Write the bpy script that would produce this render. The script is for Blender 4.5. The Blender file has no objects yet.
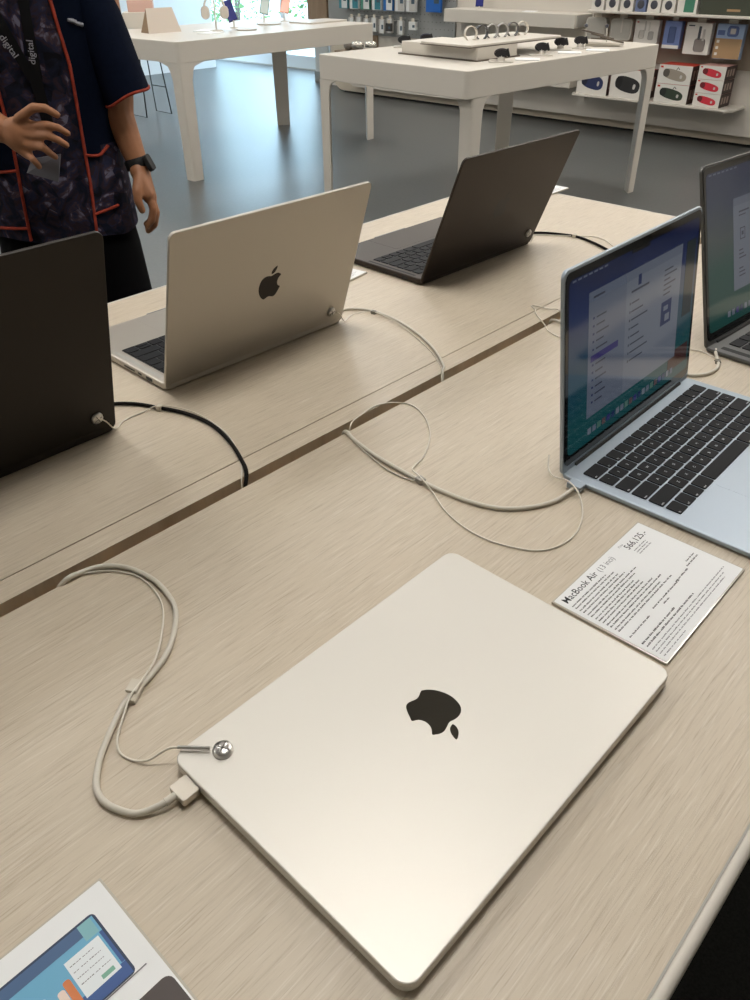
import bpy, math, random
from mathutils import Vector, Matrix
random.seed(7)
SC = bpy.context.scene
COL = SC.collection
HC = 1.34                      # camera height above the floor
TH = 0.8813                    # wooden table top height
WT = 0.86                      # white display tables
R = math.radians

# ------------------------------------------------------------------ materials
def lin(c):
    return tuple(((v/255)/12.92 if v/255 <= .04045 else ((v/255+.055)/1.055)**2.4) for v in c)

MATS = {}
def mat(name, rgb, rough=.5, metal=0., emis=0., coat=0., spec=.5, noise=0., nscale=40., bump=0., ior=None):
    if name in MATS: return MATS[name]
    m = bpy.data.materials.new(name); m.use_nodes = True
    nt = m.node_tree; b = nt.nodes['Principled BSDF']
    c = lin(rgb)
    b.inputs['Base Color'].default_value = (*c, 1)
    b.inputs['Roughness'].default_value = rough
    if emis and emis < 5: b.inputs['Base Color'].default_value = (.006, .006, .007, 1)
    b.inputs['Metallic'].default_value = metal
    b.inputs['Specular IOR Level'].default_value = spec
    b.inputs['Coat Weight'].default_value = coat
    if emis:
        b.inputs['Emission Color'].default_value = (*c, 1); b.inputs['Emission Strength'].default_value = emis
    if noise or bump:
        tc = nt.nodes.new('ShaderNodeTexCoord'); n = nt.nodes.new('ShaderNodeTexNoise')
        n.inputs['Scale'].default_value = nscale; n.inputs['Detail'].default_value = 4
        nt.links.new(tc.outputs['Object'], n.inputs['Vector'])
        if noise:
            r = nt.nodes.new('ShaderNodeValToRGB')
            r.color_ramp.elements[0].position = .3; r.color_ramp.elements[1].position = .7
            r.color_ramp.elements[0].color = (*[v*(1-noise) for v in c], 1)
            r.color_ramp.elements[1].color = (*[min(1, v*(1+noise)) for v in c], 1)
            nt.links.new(n.outputs['Fac'], r.inputs['Fac']); nt.links.new(r.outputs['Color'], b.inputs['Base Color'])
        if bump:
            bp = nt.nodes.new('ShaderNodeBump'); bp.inputs['Strength'].default_value = bump; bp.inputs['Distance'].default_value = .002
            nt.links.new(n.outputs['Fac'], bp.inputs['Height']); nt.links.new(bp.outputs['Normal'], b.inputs['Normal'])
    MATS[name] = m
    return m

def wood_mat(name, base, dark, light, rough=.42, sx=3., sy=110.):
    m = bpy.data.materials.new(name); m.use_nodes = True; MATS[name] = m
    nt = m.node_tree; N = nt.nodes; L = nt.links; b = N['Principled BSDF']
    tc = N.new('ShaderNodeTexCoord')
    def noise(scl, det, rgh=.5, dist=0.):
        mp = N.new('ShaderNodeMapping'); mp.inputs['Scale'].default_value = scl
        n = N.new('ShaderNodeTexNoise'); n.inputs['Scale'].default_value = 1; n.inputs['Detail'].default_value = det
        n.inputs['Roughness'].default_value = rgh; n.inputs['Distortion'].default_value = dist
        L.new(tc.outputs['Object'], mp.inputs['Vector']); L.new(mp.outputs['Vector'], n.inputs['Vector']); return n
    def ramp(src, p0, p1, c0, c1):
        r = N.new('ShaderNodeValToRGB'); r.color_ramp.elements[0].position = p0; r.color_ramp.elements[1].position = p1
        r.color_ramp.elements[0].color = (*c0, 1); r.color_ramp.elements[1].color = (*c1, 1)
        L.new(src.outputs['Fac'], r.inputs['Fac']); return r
    def mix(fac, a, bb, typ='MIX'):
        x = N.new('ShaderNodeMix'); x.data_type = 'RGBA'; x.blend_type = typ
        if isinstance(fac, float): x.inputs['Factor'].default_value = fac
        else: L.new(fac, x.inputs['Factor'])
        for s, v in (('A', a), ('B', bb)):
            i = x.inputs[6 if s == 'A' else 7]
            if isinstance(v, tuple): i.default_value = (*v, 1)
            else: L.new(v, i)
        return x.outputs[2]
    broad = ramp(noise((sx*.5, sy*.09, 1), 3), .3, .7, lin(base), tuple(a*.9+c*.1 for a, c in zip(lin(base), lin(dark))))
    fine = ramp(noise((sx*2.5, sy*2.4, 1), 5, .65), .50, .76, (0, 0, 0), (1, 1, 1))
    dash = ramp(noise((sx*5, sy*5.2, 1), 3, .6), .56, .72, (0, 0, 0), (1, 1, 1))
    lite = ramp(noise((sx*4.5, sy*4.4, 3), 3, .6), .54, .72, (0, 0, 0), (1, 1, 1))
    def sc(src, k):
        x = N.new('ShaderNodeMath'); x.operation = 'MULTIPLY'; x.inputs[1].default_value = k; L.new(src.outputs['Color'], x.inputs[0]); return x.outputs[0]
    c1 = mix(sc(fine, .40), broad.outputs['Color'], lin(dark))
    c2 = mix(sc(dash, .42), c1, lin(dark))
    c3 = mix(sc(lite, .40), c2, lin(light))
    L.new(c3, b.inputs['Base Color']); b.inputs['Roughness'].default_value = rough
    bp = N.new('ShaderNodeBump'); bp.inputs['Strength'].default_value = .25; bp.inputs['Distance'].default_value = .0006
    L.new(fine.outputs['Color'], bp.inputs['Height']); L.new(bp.outputs['Normal'], b.inputs['Normal'])
    return m

# ------------------------------------------------------------------ mesh builder
class MB:
    def __init__(s): s.v = []; s.f = []; s.m = []; s.mats = []; s.sm = []
    def mi(s, m):
        if m not in s.mats: s.mats.append(m)
        return s.mats.index(m)
    def add(s, vs, fs, m, smooth=False, M=None):
        o = len(s.v); k = s.mi(m)
        s.v += [tuple(M @ Vector(v)) if M else tuple(v) for v in vs]
        for f in fs: s.f.append(tuple(i+o for i in f)); s.m.append(k); s.sm.append(smooth)
        return s
    def box(s, x0, x1, y0, y1, z0, z1, m, M=None, b=0.):
        if b:
            return s.slab((x0+x1)/2, (y0+y1)/2, x1-x0, y1-y0, b, z0, z1, b*.6, m, M, n=3)
        vs = [(x0,y0,z0),(x1,y0,z0),(x1,y1,z0),(x0,y1,z0),(x0,y0,z1),(x1,y0,z1),(x1,y1,z1),(x0,y1,z1)]
        return s.add(vs, [(3,2,1,0),(4,5,6,7),(0,1,5,4),(1,2,6,5),(2,3,7,6),(3,0,4,7)], m, False, M)
    def rings(s, rings, m, smooth=True, caps=True, M=None, closed=True):
        n = len(rings[0]); vs = [p for r in rings for p in r]; fs = []
        for i in range(len(rings)-1):
            for j in range(n if closed else n-1):
                a = i*n+j; b2 = i*n+(j+1) % n
                fs.append((a, b2, b2+n, a+n))
        s.add(vs, fs, m, smooth, M)
        if caps:
            k = len(rings)-1
            s.add(list(rings[0]), [tuple(range(n))[::-1]], m, False, M)
            s.add(list(rings[k]), [tuple(range(n))], m, False, M)
        return s
    def slab(s, cx, cy, w, d, r, z0, z1, b, m, M=None, n=6):
        rs = []
        for ins, z in ((b, z0), (b*.29, z0+b*.29), (0, z0+b), (0, z1-b), (b*.29, z1-b*.29), (b, z1)):
            rs.append([(x, y, z) for x, y in rrect(cx, cy, w-2*ins, d-2*ins, max(r-ins, .0001), n)])
        if b == 0: rs = [rs[0], rs[-1]]
        return s.rings(rs, m, b > 0 and False, True, M)
    def prism(s, pts, z0, z1, m, M=None):
        n = len(pts)
        s.add([(x, y, z0) for x, y in pts]+[(x, y, z1) for x, y in pts],
              [tuple(range(n))[::-1], tuple(range(n, 2*n))]+[(i, (i+1) % n, (i+1) % n+n, i+n) for i in range(n)], m, False, M)
        return s
    def tube(s, pts, r, m, seg=10, smooth=True, M=None, caps=True, r2=None):
        P = [Vector(p) for p in pts]; rs = []; up = Vector((0, 0, 1)); prev = None
        for i, p in enumerate(P):
            t = (P[min(i+1, len(P)-1)]-P[max(i-1, 0)])
            t = t.normalized() if t.length > 1e-9 else Vector((1, 0, 0))
            if prev is None:
                a = up if abs(t.dot(up)) < .9 else Vector((1, 0, 0)); u = (a-t*a.dot(t)).normalized()
            else:
                u = (prev-t*prev.dot(t)); u = u.normalized() if u.length > 1e-6 else t.orthogonal().normalized()
            prev = u; w = t.cross(u); rr = r[i] if isinstance(r, (list, tuple)) else r; rb = r2 or rr
            rs.append([tuple(p+u*(rr*math.cos(2*math.pi*k/seg))+w*(rb*math.sin(2*math.pi*k/seg))) for k in range(seg)])
        return s.rings(rs, m, smooth, caps, M)
    def lathe(s, prof, m, seg=24, M=None, smooth=True):
        rs = [[(r*math.cos(2*math.pi*k/seg), r*math.sin(2*math.pi*k/seg), z) for k in range(seg)] for r, z in prof]
        return s.rings(rs, m, smooth, True, M)
    def ball(s, c, r, m, seg=14, M=None):
        if not isinstance(r, (tuple, list)): r = (r, r, r)
        rs = []; n = max(6, seg//2+1)
        for i in range(n+1):
            a = -math.pi/2+math.pi*(i+.0)/n; q = max(math.cos(a), .002)
            rs.append([(c[0]+r[0]*q*math.cos(2*math.pi*k/seg), c[1]+r[1]*q*math.sin(2*math.pi*k/seg), c[2]+r[2]*math.sin(a)) for k in range(seg)])
        return s.rings(rs, m, True, True, M)
    def cone(s, a, ra, b, rb, m, seg=12):
        a = Vector(a); b = Vector(b)
        s.tube([a, b], [ra, rb], m, seg); s.ball(a, ra, m, seg); s.ball(b, rb, m, seg); return s
    def build(s, name, parent=None, loc=None, rot=None):
        me = bpy.data.meshes.new(name); me.from_pydata(s.v, [], s.f)
        for m in s.mats: me.materials.append(m)
        me.polygons.foreach_set('material_index', s.m); me.polygons.foreach_set('use_smooth', s.sm); me.update()
        return link(name, me, parent, loc, rot)

def link(name, data, parent=None, loc=None, rot=None):
    o = bpy.data.objects.new(name, data); COL.objects.link(o)
    if parent: o.parent = parent
    if loc: o.location = loc
    if rot: o.rotation_euler = rot
    return o
def tag(o, label, cat, group=None, kind=None):
    o['label'] = label
    if cat: o['category'] = cat
    if group: o['group'] = group
    if kind: o['kind'] = kind
    return o
def thing(name, label, cat, loc=(0, 0, 0), rz=0., group=None):
    o = link(name, None, None, loc, (0, 0, rz)); return tag(o, label, cat, group)
def struct(o): o['kind'] = 'structure'; return o
def copy_tree(o, parent=None):
    c = o.copy(); COL.objects.link(c)
    if parent: c.parent = parent
    for ch in [k for k in KIDS(o)]: copy_tree(ch, c)
    return c
def KIDS(o): return [k for k in list(COL.objects) if k.parent == o]

def rrect(cx, cy, w, d, r, n=6):
    out = []
    for qx, qy, a0 in ((1, 1, 0), (-1, 1, 90), (-1, -1, 180), (1, -1, 270)):
        for i in range(n+1):
            a = R(a0+90*i/n); out.append((cx+qx*(w/2-r)+r*math.cos(a), cy+qy*(d/2-r)+r*math.sin(a)))
    return out
def smooth_path(pts, n=6):
    P = [Vector(p) for p in pts]; P = [P[0]*2-P[1]]+P+[P[-1]*2-P[-2]]; out = []
    for i in range(1, len(P)-2):
        a, b, c, d = P[i-1:i+3]
        for k in range(n):
            t = k/n
            out.append(.5*((2*b)+(c-a)*t+(2*a-5*b+4*c-d)*t*t+(3*b-a-3*c+d)*t**3))
    out.append(P[-2]); return out
_TXT = {}
def text_geo(txt, size, bold=0.):
    """2D outline mesh of a word, baseline at the origin, filled."""
    k = (txt, round(size, 5), bold)
    if k in _TXT: return _TXT[k]
    cu = bpy.data.curves.new('t', 'FONT'); cu.body = txt; cu.size = size; cu.resolution_u = 2; cu.offset = bold*.4
    o = bpy.data.objects.new('t', cu); COL.objects.link(o)
    dg = bpy.context.evaluated_depsgraph_get(); dg.update()
    me = bpy.data.meshes.new_from_object(o.evaluated_get(dg))
    r = ([tuple(v.co) for v in me.vertices], [tuple(p.vertices) for p in me.polygons])
    bpy.data.objects.remove(o); bpy.data.curves.remove(cu); bpy.data.meshes.remove(me)
    _TXT[k] = r; return r
def T(x=0, y=0, z=0, rx=0, ry=0, rz=0, s=1):
    return Matrix.Translation((x, y, z)) @ Matrix.Rotation(rz, 4, 'Z') @ Matrix.Rotation(ry, 4, 'Y') @ Matrix.Rotation(rx, 4, 'X') @ Matrix.Scale(s, 4)

# ------------------------------------------------------------------ material set
WHITE = mat('white_lacquer', (201, 195, 184), .42)
WHITEW = mat('white_wall_paint', (200, 194, 184), .6)
WOOD = wood_mat('pale_oak_laminate', (199, 186, 165), (142, 124, 101), (222, 214, 200), .42, 6., 150.)
GROOVE = mat('groove_brown', (226, 200, 160), .6)
GREYGAP = mat('grey_edge_band', (170, 168, 160), .5)
STEEL = mat('brushed_steel', (200, 198, 194), .28, 1.)
RUBBER = mat('black_rubber', (22, 22, 22), .7)
FLOORM = mat('grey_floor_vinyl', (82, 84, 83), .34, noise=.10, nscale=55, bump=.05)
STAR = mat('starlight_aluminium', (210, 206, 197), .46, .4)
SILVER = mat('silver_aluminium', (186, 180, 170), .42, .75)
SKY = mat('sky_blue_aluminium', (162, 173, 183), .45, .5)
BLACKAL = mat('black_aluminium', (54, 45, 38), .42, .6)
GREYAL = mat('dark_grey_aluminium', (92, 92, 90), .42, .6)
KEY = mat('black_key', (10, 11, 15), .6, spec=.2)
WELL = mat('black_key_well', (14, 14, 15), .5)
LEG = mat('key_legend', (205, 208, 212), .5)
GLASSB = mat('black_screen_glass', (6, 7, 9), .06, coat=.0, spec=.6)
LOGO = mat('polished_dark_logo', (96, 92, 84), .16, .9)
LOGO_D = mat('polished_black_logo', (44, 40, 37), .30, .8)
CABLE = mat('light_grey_cable', (204, 198, 184), .5)
CABLEB = mat('black_cable', (20, 17, 15), .8, spec=.15)
TETHER = mat('clear_coated_tether', (220, 214, 200), .35)
TAPE = mat('clear_plastic_clip', (208, 200, 184), .2)
PAPER = mat('card_paper', (232, 233, 232), .55)
ACRYL = mat('acrylic_edge', (190, 184, 170), .12)
INK = mat('print_black', (48, 48, 50), .7)
INKG = mat('print_grey', (120, 120, 122), .7)

# ------------------------------------------------------------------ laptops
DIM = {'A13': (.3041, .215, .0113, .004), 'P14': (.3126, .2212, .0155, .006),
       'A15': (.3404, .2376, .0115, .004), 'P16': (.3557, .2481, .0168, .006)}
LT = .0042
LOGO_PTS = [(8.2,-87.6),(11.6,-89.9),(14.8,-93.7),(17.1,-98.1),(18.7,-103.2),(19.1,-108.5),(18.2,-113.5),(16.6,-117.6),(14.1,-120.2),(10.8,-121.9),(7.1,-122.3),(3.3,-121.7),(0.8,-120.9),(-1.4,-121.1),(-4.9,-122.2),(-8.8,-123.0),(-12.3,-122.2),(-14.7,-120.6),(-16.5,-118.7),(-13.8,-116.0),(-12.0,-112.9),(-11.4,-109.3),(-12.0,-106.1),(-13.7,-103.2),(-17.3,-100.7),(-15.9,-97.5),(-13.9,-93.6),(-11.5,-90.1),(-9.2,-88.4),(-6.6,-88.1),(-3.8,-88.9),(-0.6,-90.0),(2.6,-89.8),(5.6,-88.5)]
LEAF_PTS = [(0.3,-123.5),(-3.1,-124.1),(-5.8,-126.3),(-7.8,-130.0),(-8.3,-133.8),(-4.6,-132.5),(-1.5,-130.0),(0.3,-126.5)]
ROWS = [[('esc', 1.5)]+[(f'F{i}', 1) for i in range(1, 13)]+[('', 1)],
        [(c, 1) for c in '`1234567890-=']+[('delete', 1.5)],
        [('tab', 1.5)]+[(c, 1) for c in 'QWERTYUIOP[]\\'],
        [('caps', 1.75)]+[(c, 1) for c in "ASDFGHJKL;'"]+[('return', 1.75)],
        [('shift', 2.25)]+[(c, 1) for c in 'ZXCVBNM,./']+[('shift', 2.25)],
        [('fn', 1), ('ctrl', 1), ('opt', 1), ('cmd', 1.25), ('', 5), ('cmd', 1.25), ('opt', 1), ('<', 1), ('^', 1), ('>', 1)]]
_keymesh = {}
def key_mesh(w, d, txt):
    k = (round(w, 5), round(d, 5), txt)
    if k in _keymesh: return _keymesh[k]
    b = MB(); b.slab(0, 0, w, d, .0016, 0, .0011, .0003, KEY, n=3)
    if txt:
        sz = .0042 if len(txt) == 1 else .0029
        v, f = text_geo(txt, sz, .00008)
        if v:
            xs = [p[0] for p in v]; c = (min(xs)+max(xs))/2
            ox = 0 if len(txt) == 1 else (-w/2+.0015+c-min(xs) if txt not in ('delete', 'return') else w/2-.0015-(max(xs)-c))
            oy = -sz*.35 if len(txt) == 1 else -d/2+.0015
            b.add([(p[0]-c+ox, p[1]+oy, .00118) for p in v], f, LEG)
    me = bpy.data.meshes.new('key'); me.from_pydata(b.v, [], b.f)
    for m in b.mats: me.materials.append(m)
    me.polygons.foreach_set('material_index', b.m); me.update(); _keymesh[k] = me
    return me

def laptop(label, kind, x, y, rz, o_deg, body, logo, group, keys=True, legends=False, screen=None, puck=True, pro=False, ports=('l', 'r')):
    w, d, t, r = DIM[kind]; h = w/2
    root = thing('laptop', label, 'laptop', (x, y, TH), rz, group)
    opened = o_deg > 5
    bt = t-LT-.0004                                  # height of the deck
    b = MB()
    b.slab(0, -d/2, w, d, .0105, .0014, bt, .0016 if not pro else .0024, body, n=8)
    b.build('base', root)
    for sx in (-1, 1):
        for fy in (-.025, -d+.025):
            MB().lathe([(.0055, 0), (.006, .0008), (.006, .0016)], RUBBER, 16).build('foot', root, (sx*(h-.028), fy, 0))
    # ports on the two short sides
    def port(name, sx, yy, ln, hh, m=RUBBER, proud=.0002):
        q = MB(); q.slab(0, 0, ln, hh, hh*.48, 0, .0012, 0, m, n=5)
        q.build(name, root, (sx*(h-.0010+proud), yy, bt*.56), (R(90), 0, R(90)))
    for yy in ((-.043, -.060) if not pro else (-.046, -.064)): port('usb_port', -1, yy, .0088, .0028)
    port('charging_port', -1, -.024, .013, .0034)
    if pro:
        port('card_slot', 1, -.085, .026, .0022); port('usb_port', 1, -.060, .0088, .0028); port('hdmi_port', 1, -.038, .0145, .0045)
    else: port('headphone_jack', 1, -.022, .0036, .0035)
    # keyboard
    kw = .2775; x0 = -kw/2; ky = -.0185 if not pro else -.022
    rp = .0184
    if keys or opened:
        q = MB(); q.slab(0, ky-rp*3, kw+.001, rp*6+.001, .003, bt-.0004, bt+(.0001 if not pro else .0002), 0, WELL if pro else body, n=4)
        q.build('keyboard_well', root)
        tp = (.128 if not pro else .13, .080 if not pro else .075)
        if kind in ('A15', 'P16'): tp = (tp[0]*1.15, tp[1]*1.1)
        q = MB(); q.slab(0, -d+.004+tp[1]/2, tp[0], tp[1], .004, bt-.0002, bt+.00012, 0, body, n=5); q.build('trackpad', root)
        q = MB(); q.box(-.042, .042, -d-.0001, -d+.0025, bt-.002, bt+.0002, mat('notch_grey', (120, 122, 124), .5)); q.build('lid_notch', root)  # finger notch drawn as a flat grey strip on the deck's front edge
        if kind in ('A15', 'P16', 'P14'):
            for sx in (-1, 1):
                q = MB(); e = (h-kw/2)/2
                q.slab(sx*(h-e), ky-rp*3, e*.62, rp*6, .001, bt-.0002, bt+.00008, 0, RUBBER if body in (BLACKAL, GREYAL) else GREYGAP, n=2); q.build('speaker_grille', root)
    if keys:
        u = kw/14.5
        for ri, row in enumerate(ROWS):
            cx = x0; yy = ky-rp*(ri+.5)
            for txt, wd in row:
                kx = cx+wd*u/2; cx += wd*u
                if txt == '^':
                    for dy, tt in ((.0043, '^'), (-.0043, 'v')):
                        link('key', key_mesh(u-.0022, .0072, tt if legends else ''), root, (kx, yy+dy, bt+.0001))
                    continue
                link('key', key_mesh(wd*u-.0022, rp-.0022, txt if legends else ''), root, (kx, yy, bt+.0001))
    # lid, hinged behind the deck
    lid = MB()
    Z0, Z1 = -(t-r)+t-LT, r
    lid.slab(0, r-d/2, w, d, .0085 if opened else .0105, Z0, Z1, .0009, body, n=8)
    L = lid.build('lid', root, (0, -r, t-r), (-R(o_deg), 0, 0))
    dy = r
    if kind != 'P16' or True:
        s = d/.215
        for pts, nm in ((LOGO_PTS, 'logo'), ):
            q = MB()
            for pp in (LOGO_PTS, LEAF_PTS):
                ring = [Vector((a/1000, dy+((bb+106)*1.0-106*s)/1000, 0)) for a, bb in pp]
                sp = smooth_path([*ring, ring[0]], 3)[:-1]
                q.prism([(p.x, p.y) for p in sp], Z1-.0003, Z1+.00008, logo)
            q.build('logo', L)
    if opened:
        q = MB(); q.slab(0, dy-.0085-(d-.011)/2, w-.004, d-.0125, .009, Z0-.0005, Z0+.0004, 0, GLASSB, n=6)
        q.build('screen_glass', L)
        q = MB(); q.tube([(-w*.42, 0, 0), (w*.42, 0, 0)], r*.72, RUBBER, 12); q.build('hinge', root, (0, -r*.9, t-r-.0006))
        if screen: screen(L, w, d, dy, Z0-.0006)
    root['_k'] = 1; del root['_k']
    return root, L

def security_puck(label, root_xy, Lobj, z, px=-.1248, py=-.0225, r=.004):
    """round security button: a thing of its own fixed on the lid"""
    M = root_xy @ Matrix.Translation(Lobj.location) @ Matrix.Rotation(Lobj.rotation_euler.x, 4, 'X') @ Matrix.Translation((px, r+py, z))
    b = MB(); b.lathe([(.0072, 0), (.0072, .0012), (.0069, .0017), (.0066, .0030), (.0060, .0036), (.0008, .0040)], STEEL, 28)
    o = b.build('security_button'); o.matrix_world = M
    SLOTG = mat('slot_grey', (120, 118, 114), .35, .8)
    q = MB(); q.box(-.0048, .0052, -.0005, .0005, .0036, .00408, SLOTG); q.box(-.0005, .0005, -.0052, .0052, .0036, .00408, SLOTG)
    q.build('cross_slot', o, None, (0, 0, R(25)))
    return tag(o, label, 'security button', 'security buttons on the laptop lids')

# --- screen content
def emis(name, rgb, s): return mat(name, rgb, .1, emis=s)
def wallpaper_mat(name, cols, s):
    m = bpy.data.materials.new(name); m.use_nodes = True; N = m.node_tree.nodes; L = m.node_tree.links; b = N['Principled BSDF']
    tc = N.new('ShaderNodeTexCoord'); sp = N.new('ShaderNodeSeparateXYZ'); n = N.new('ShaderNodeTexNoise'); n.inputs['Scale'].default_value = 9; n.inputs['Detail'].default_value = 5
    L.new(tc.outputs['Generated'], sp.inputs[0]); L.new(tc.outputs['Object'], n.inputs['Vector'])
    a = N.new('ShaderNodeMath'); a.operation = 'MULTIPLY_ADD'; a.inputs[1].default_value = .38; L.new(n.outputs['Fac'], a.inputs[0]); L.new(sp.outputs['Y'], a.inputs[2])
    r = N.new('ShaderNodeValToRGB'); e = r.color_ramp.elements
    e[0].position = .2; e[0].color = (*lin(cols[0]), 1); e[1].position = 1.15 if False else 1.; e[1].color = (*lin(cols[-1]), 1)
    for i, c in enumerate(cols[1:-1]):
        k = e.new(.2+.8*(i+1)/(len(cols)-1)); k.color = (*lin(c), 1)
    L.new(a.outputs[0], r.inputs['Fac'])
    b.inputs['Base Color'].default_value = (.005, .005, .006, 1); b.inputs['Roughness'].default_value = .08
    L.new(r.outputs['Color'], b.inputs['Emission Color']); b.inputs['Emission Strength'].default_value = s
    return m

def screen_ui(kind):
    def fn(L, w, d, dy, z):
        # screen plane: x across, y from the hinge (-) to the lip; seen from below the lid's inner face (normal -z)
        H = d-.031; W = w-.016; y0 = dy-.020
        b = MB(); zz = z
        S = .29
        wp = wallpaper_mat('desktop_'+kind, [(14, 34, 84), (20, 50, 110), (44, 84, 116), (26, 84, 104), (22, 92, 98)] if kind == 'blue' else
                           [(50, 66, 100), (60, 76, 104), (80, 96, 100), (26, 92, 86), (22, 88, 82)], S)
        g = rrect(0, 0, W, H, .006, 5)
        def place(px, py, dz=0.):        # px,py in 0..1 from the upper left of the picture
            return (-W/2+px*W, y0-(1-py)*H, zz-dz)
        b.add([(x, y0-H/2+y, zz) for x, y in g], [tuple(range(len(g)))[::-1]], wp)
        def rect(a0, b0, a1, b1, m, dz):
            b.add([place(a0, b0, dz), place(a1, b0, dz), place(a1, b1, dz), place(a0, b1, dz)], [(0, 1, 2, 3)], m)
        wn = emis('window_pane_light', (134, 143, 160), S); wl = emis('window_sidebar', (120, 130, 150), S)
        tx = emis('window_text', (56, 64, 86), S); pu = emis('selection_purple', (60, 54, 132), S); bl = emis('picture_blue', (24, 48, 104), S)
        if kind == 'blue':
            rect(.43, .0, .57, .022, GLASSB, .0001)
            for i in range(7): rect(.02+.035*i, .008, .02+.035*i+.024, .018, wl, .0001)
            rect(.13, .115, .86, .845, wn, .0001); rect(.13, .115, .40, .845, wl, .00015); rect(.13, .115, .86, .17, wl, .00015)
            rect(.16, .145, .24, .156, tx, .0002); rect(.49, .16, .515, .22, bl, .0002); rect(.44, .235, .58, .247, tx, .0002)
            for i in range(12):
                yy = .26+.045*i
                if i == 5: rect(.15, yy-.008, .35, yy+.03, pu, .0002); continue
                rect(.16, yy, .172, yy+.012, bl, .0002); rect(.185, yy+.003, .185+random.uniform(.05, .11), yy+.012, tx, .0002)
            for i in range(8):
                yy = .30+.05*i; rect(.43, yy, .438, yy+.014, tx, .0002); rect(.445, yy+.003, .445+random.uniform(.05, .15), yy+.012, tx, .0002)
            for i in range(6): rect(.71, .22+.03*i, .72+random.uniform(.04, .1), .229+.03*i, tx, .0002)
            rect(.70, .42, .79, .57, bl, .0002); rect(.72, .45, .76, .48, wn, .00025); rect(.735, .505, .775, .55, wn, .00025)
            for i in range(20): rect(.14+.036*i, .915, .14+.036*i+.026, .955, [wn, bl, pu, mat('icon_red', (110, 84, 88), .1, emis=S), mat('icon_green', (84, 130, 118), .3, emis=S), wl][(i*5) % 6], .0002)
            rect(.90, .12, .985, .60, mat('desktop_leaf', (14, 38, 44), .1, emis=S), .0001)
            rect(.80, .80, .985, .93, mat('desktop_rust', (84, 44, 46), .1, emis=S*.8), .00008)
        else:
            rect(.43, .0, .57, .022, GLASSB, .0001)
            for i in range(7): rect(.02+.035*i, .008, .02+.035*i+.024, .018, wl, .0001)
            rect(.22, .20, .86, .80, wn, .0001); rect(.22, .20, .86, .25, wl, .00015)
            for i in range(5):
                rect(.27+.12*i, .29, .36+.12*i, .30, tx, .0002)
                rect(.27+.12*i, .315, .33+.12*i, .322, tx, .0002)
                for q0, q1, q2, q3 in ((0, 0, .045, .006), (0, .07, .045, .076), (0, 0, .004, .076), (.041, 0, .045, .076), (.014, .025, .03, .05)):
                    rect(.28+.12*i+q0, .40+q1, .28+.12*i+q2, .40+q3, tx, .0002)
                for k in range(3): rect(.27+.12*i, .54+.025*k, .27+.12*i+random.uniform(.03, .07), .548+.025*k, tx, .0002)
                for k in range(3): rect(.27+.12*i, .66+.025*k, .27+.12*i+random.uniform(.03, .07), .668+.025*k, tx, .0002)
            for i in range(18): rect(.16+.038*i, .915, .16+.038*i+.026, .955, [wn, bl, pu, wl][(i*3) % 4], .0002)
        b.build('display', L)
    return fn

def rootM(x, y, rz): return Matrix.Translation((x, y, TH)) @ Matrix.Rotation(rz, 4, 'Z')

closed = (.29558, .32748, R(-.25))
r_, L_ = laptop('closed pale silver laptop with a dark fruit logo lying flat in front', 'A13', *closed, 0, STAR, LOGO, 'laptops on the oak display table', keys=False)
pk_closed = security_puck('round steel security button on the corner of the closed pale laptop', rootM(*closed), L_, .004+.00005)
S_ = (.6200, .7975, R(179.2))
r_, L_ = laptop('open silver laptop seen from behind, dark fruit logo on its lid', 'P14', *S_, 108.0, SILVER, LOGO_D, 'laptops on the oak display table', pro=True)
security_puck('small steel security button on the lid back of the open silver laptop', rootM(*S_), L_, .006+.00005, -.128, -.026, .006)
D_ = (1.1295, .8011, R(178.67))
r_, L_ = laptop('open dark brownish black laptop seen from behind at the far end of the table', 'P14', *D_, 110.8, BLACKAL, LOGO_D, 'laptops on the oak display table', pro=True)
LD = L_
security_puck('small steel security button on the lid back of the far black laptop', rootM(*D_), L_, .006+.00005, -.132, -.028, .006)
Lb = (.1915, .7615, R(180.3))
r_, L_ = laptop('large black laptop seen from behind, cut off by the left edge', 'P16', *Lb, 105.1, mat('space_black_aluminium', (36, 30, 24), .45, .5), LOGO_D, 'laptops on the oak display table', pro=True)
security_puck('grey security button on the lid back of the large black laptop at left', rootM(*Lb), L_, .006+.00005, -.154, -.026, .006)
K_ = (.7832, .3275, R(.59))
r_, L_ = laptop('open pale blue silver laptop facing front with black keys and a blue desktop', 'A13', *K_, 98.3, SKY, LOGO_D, 'laptops on the oak display table', legends=True, screen=screen_ui('blue'))
R_ = (1.2091, .3369, R(-4.13))
r_, L_ = laptop('open dark grey laptop facing front at the right edge, half out of view', 'A15', *R_, 106.0, GREYAL, LOGO_D, 'laptops on the oak display table', legends=False, screen=screen_ui('green'))

# ------------------------------------------------------------------ oak display table
table = thing('display_table', 'long pale oak display table with a cable slot and white rounded edges', 'table', (0, 0, 0))
X0, X1, Y0, Y1 = -1.05, 1.646, .0118, 1.131
YS0, YS1, YL = .5590, .5752, .6045
def board(name, y0, y1, x0=X0+.0076, x1=X1-.0076):
    b = MB(); b.box(x0, x1, y0, y1, TH-.020, TH, WOOD); return b.build(name, table)
board('front_top_panel', Y0+.0088, YS0)
board('cable_cover_strip', YS1, YL-.0005)
board('back_top_panel', YL+.0009, Y1-.0076)
b = MB(); b.box(X0+.01, X1-.01, YS0-.004, YS1+.004, TH-.062, TH-.036, GROOVE); b.box(X0+.01, X1-.01, YS0-.004, YS0, TH-.06, TH-.0202, GROOVE); b.box(X0+.01, X1-.01, YS1, YS1+.004, TH-.06, TH-.0202, GROOVE)
b.build('cable_channel', table)
b = MB()
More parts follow.
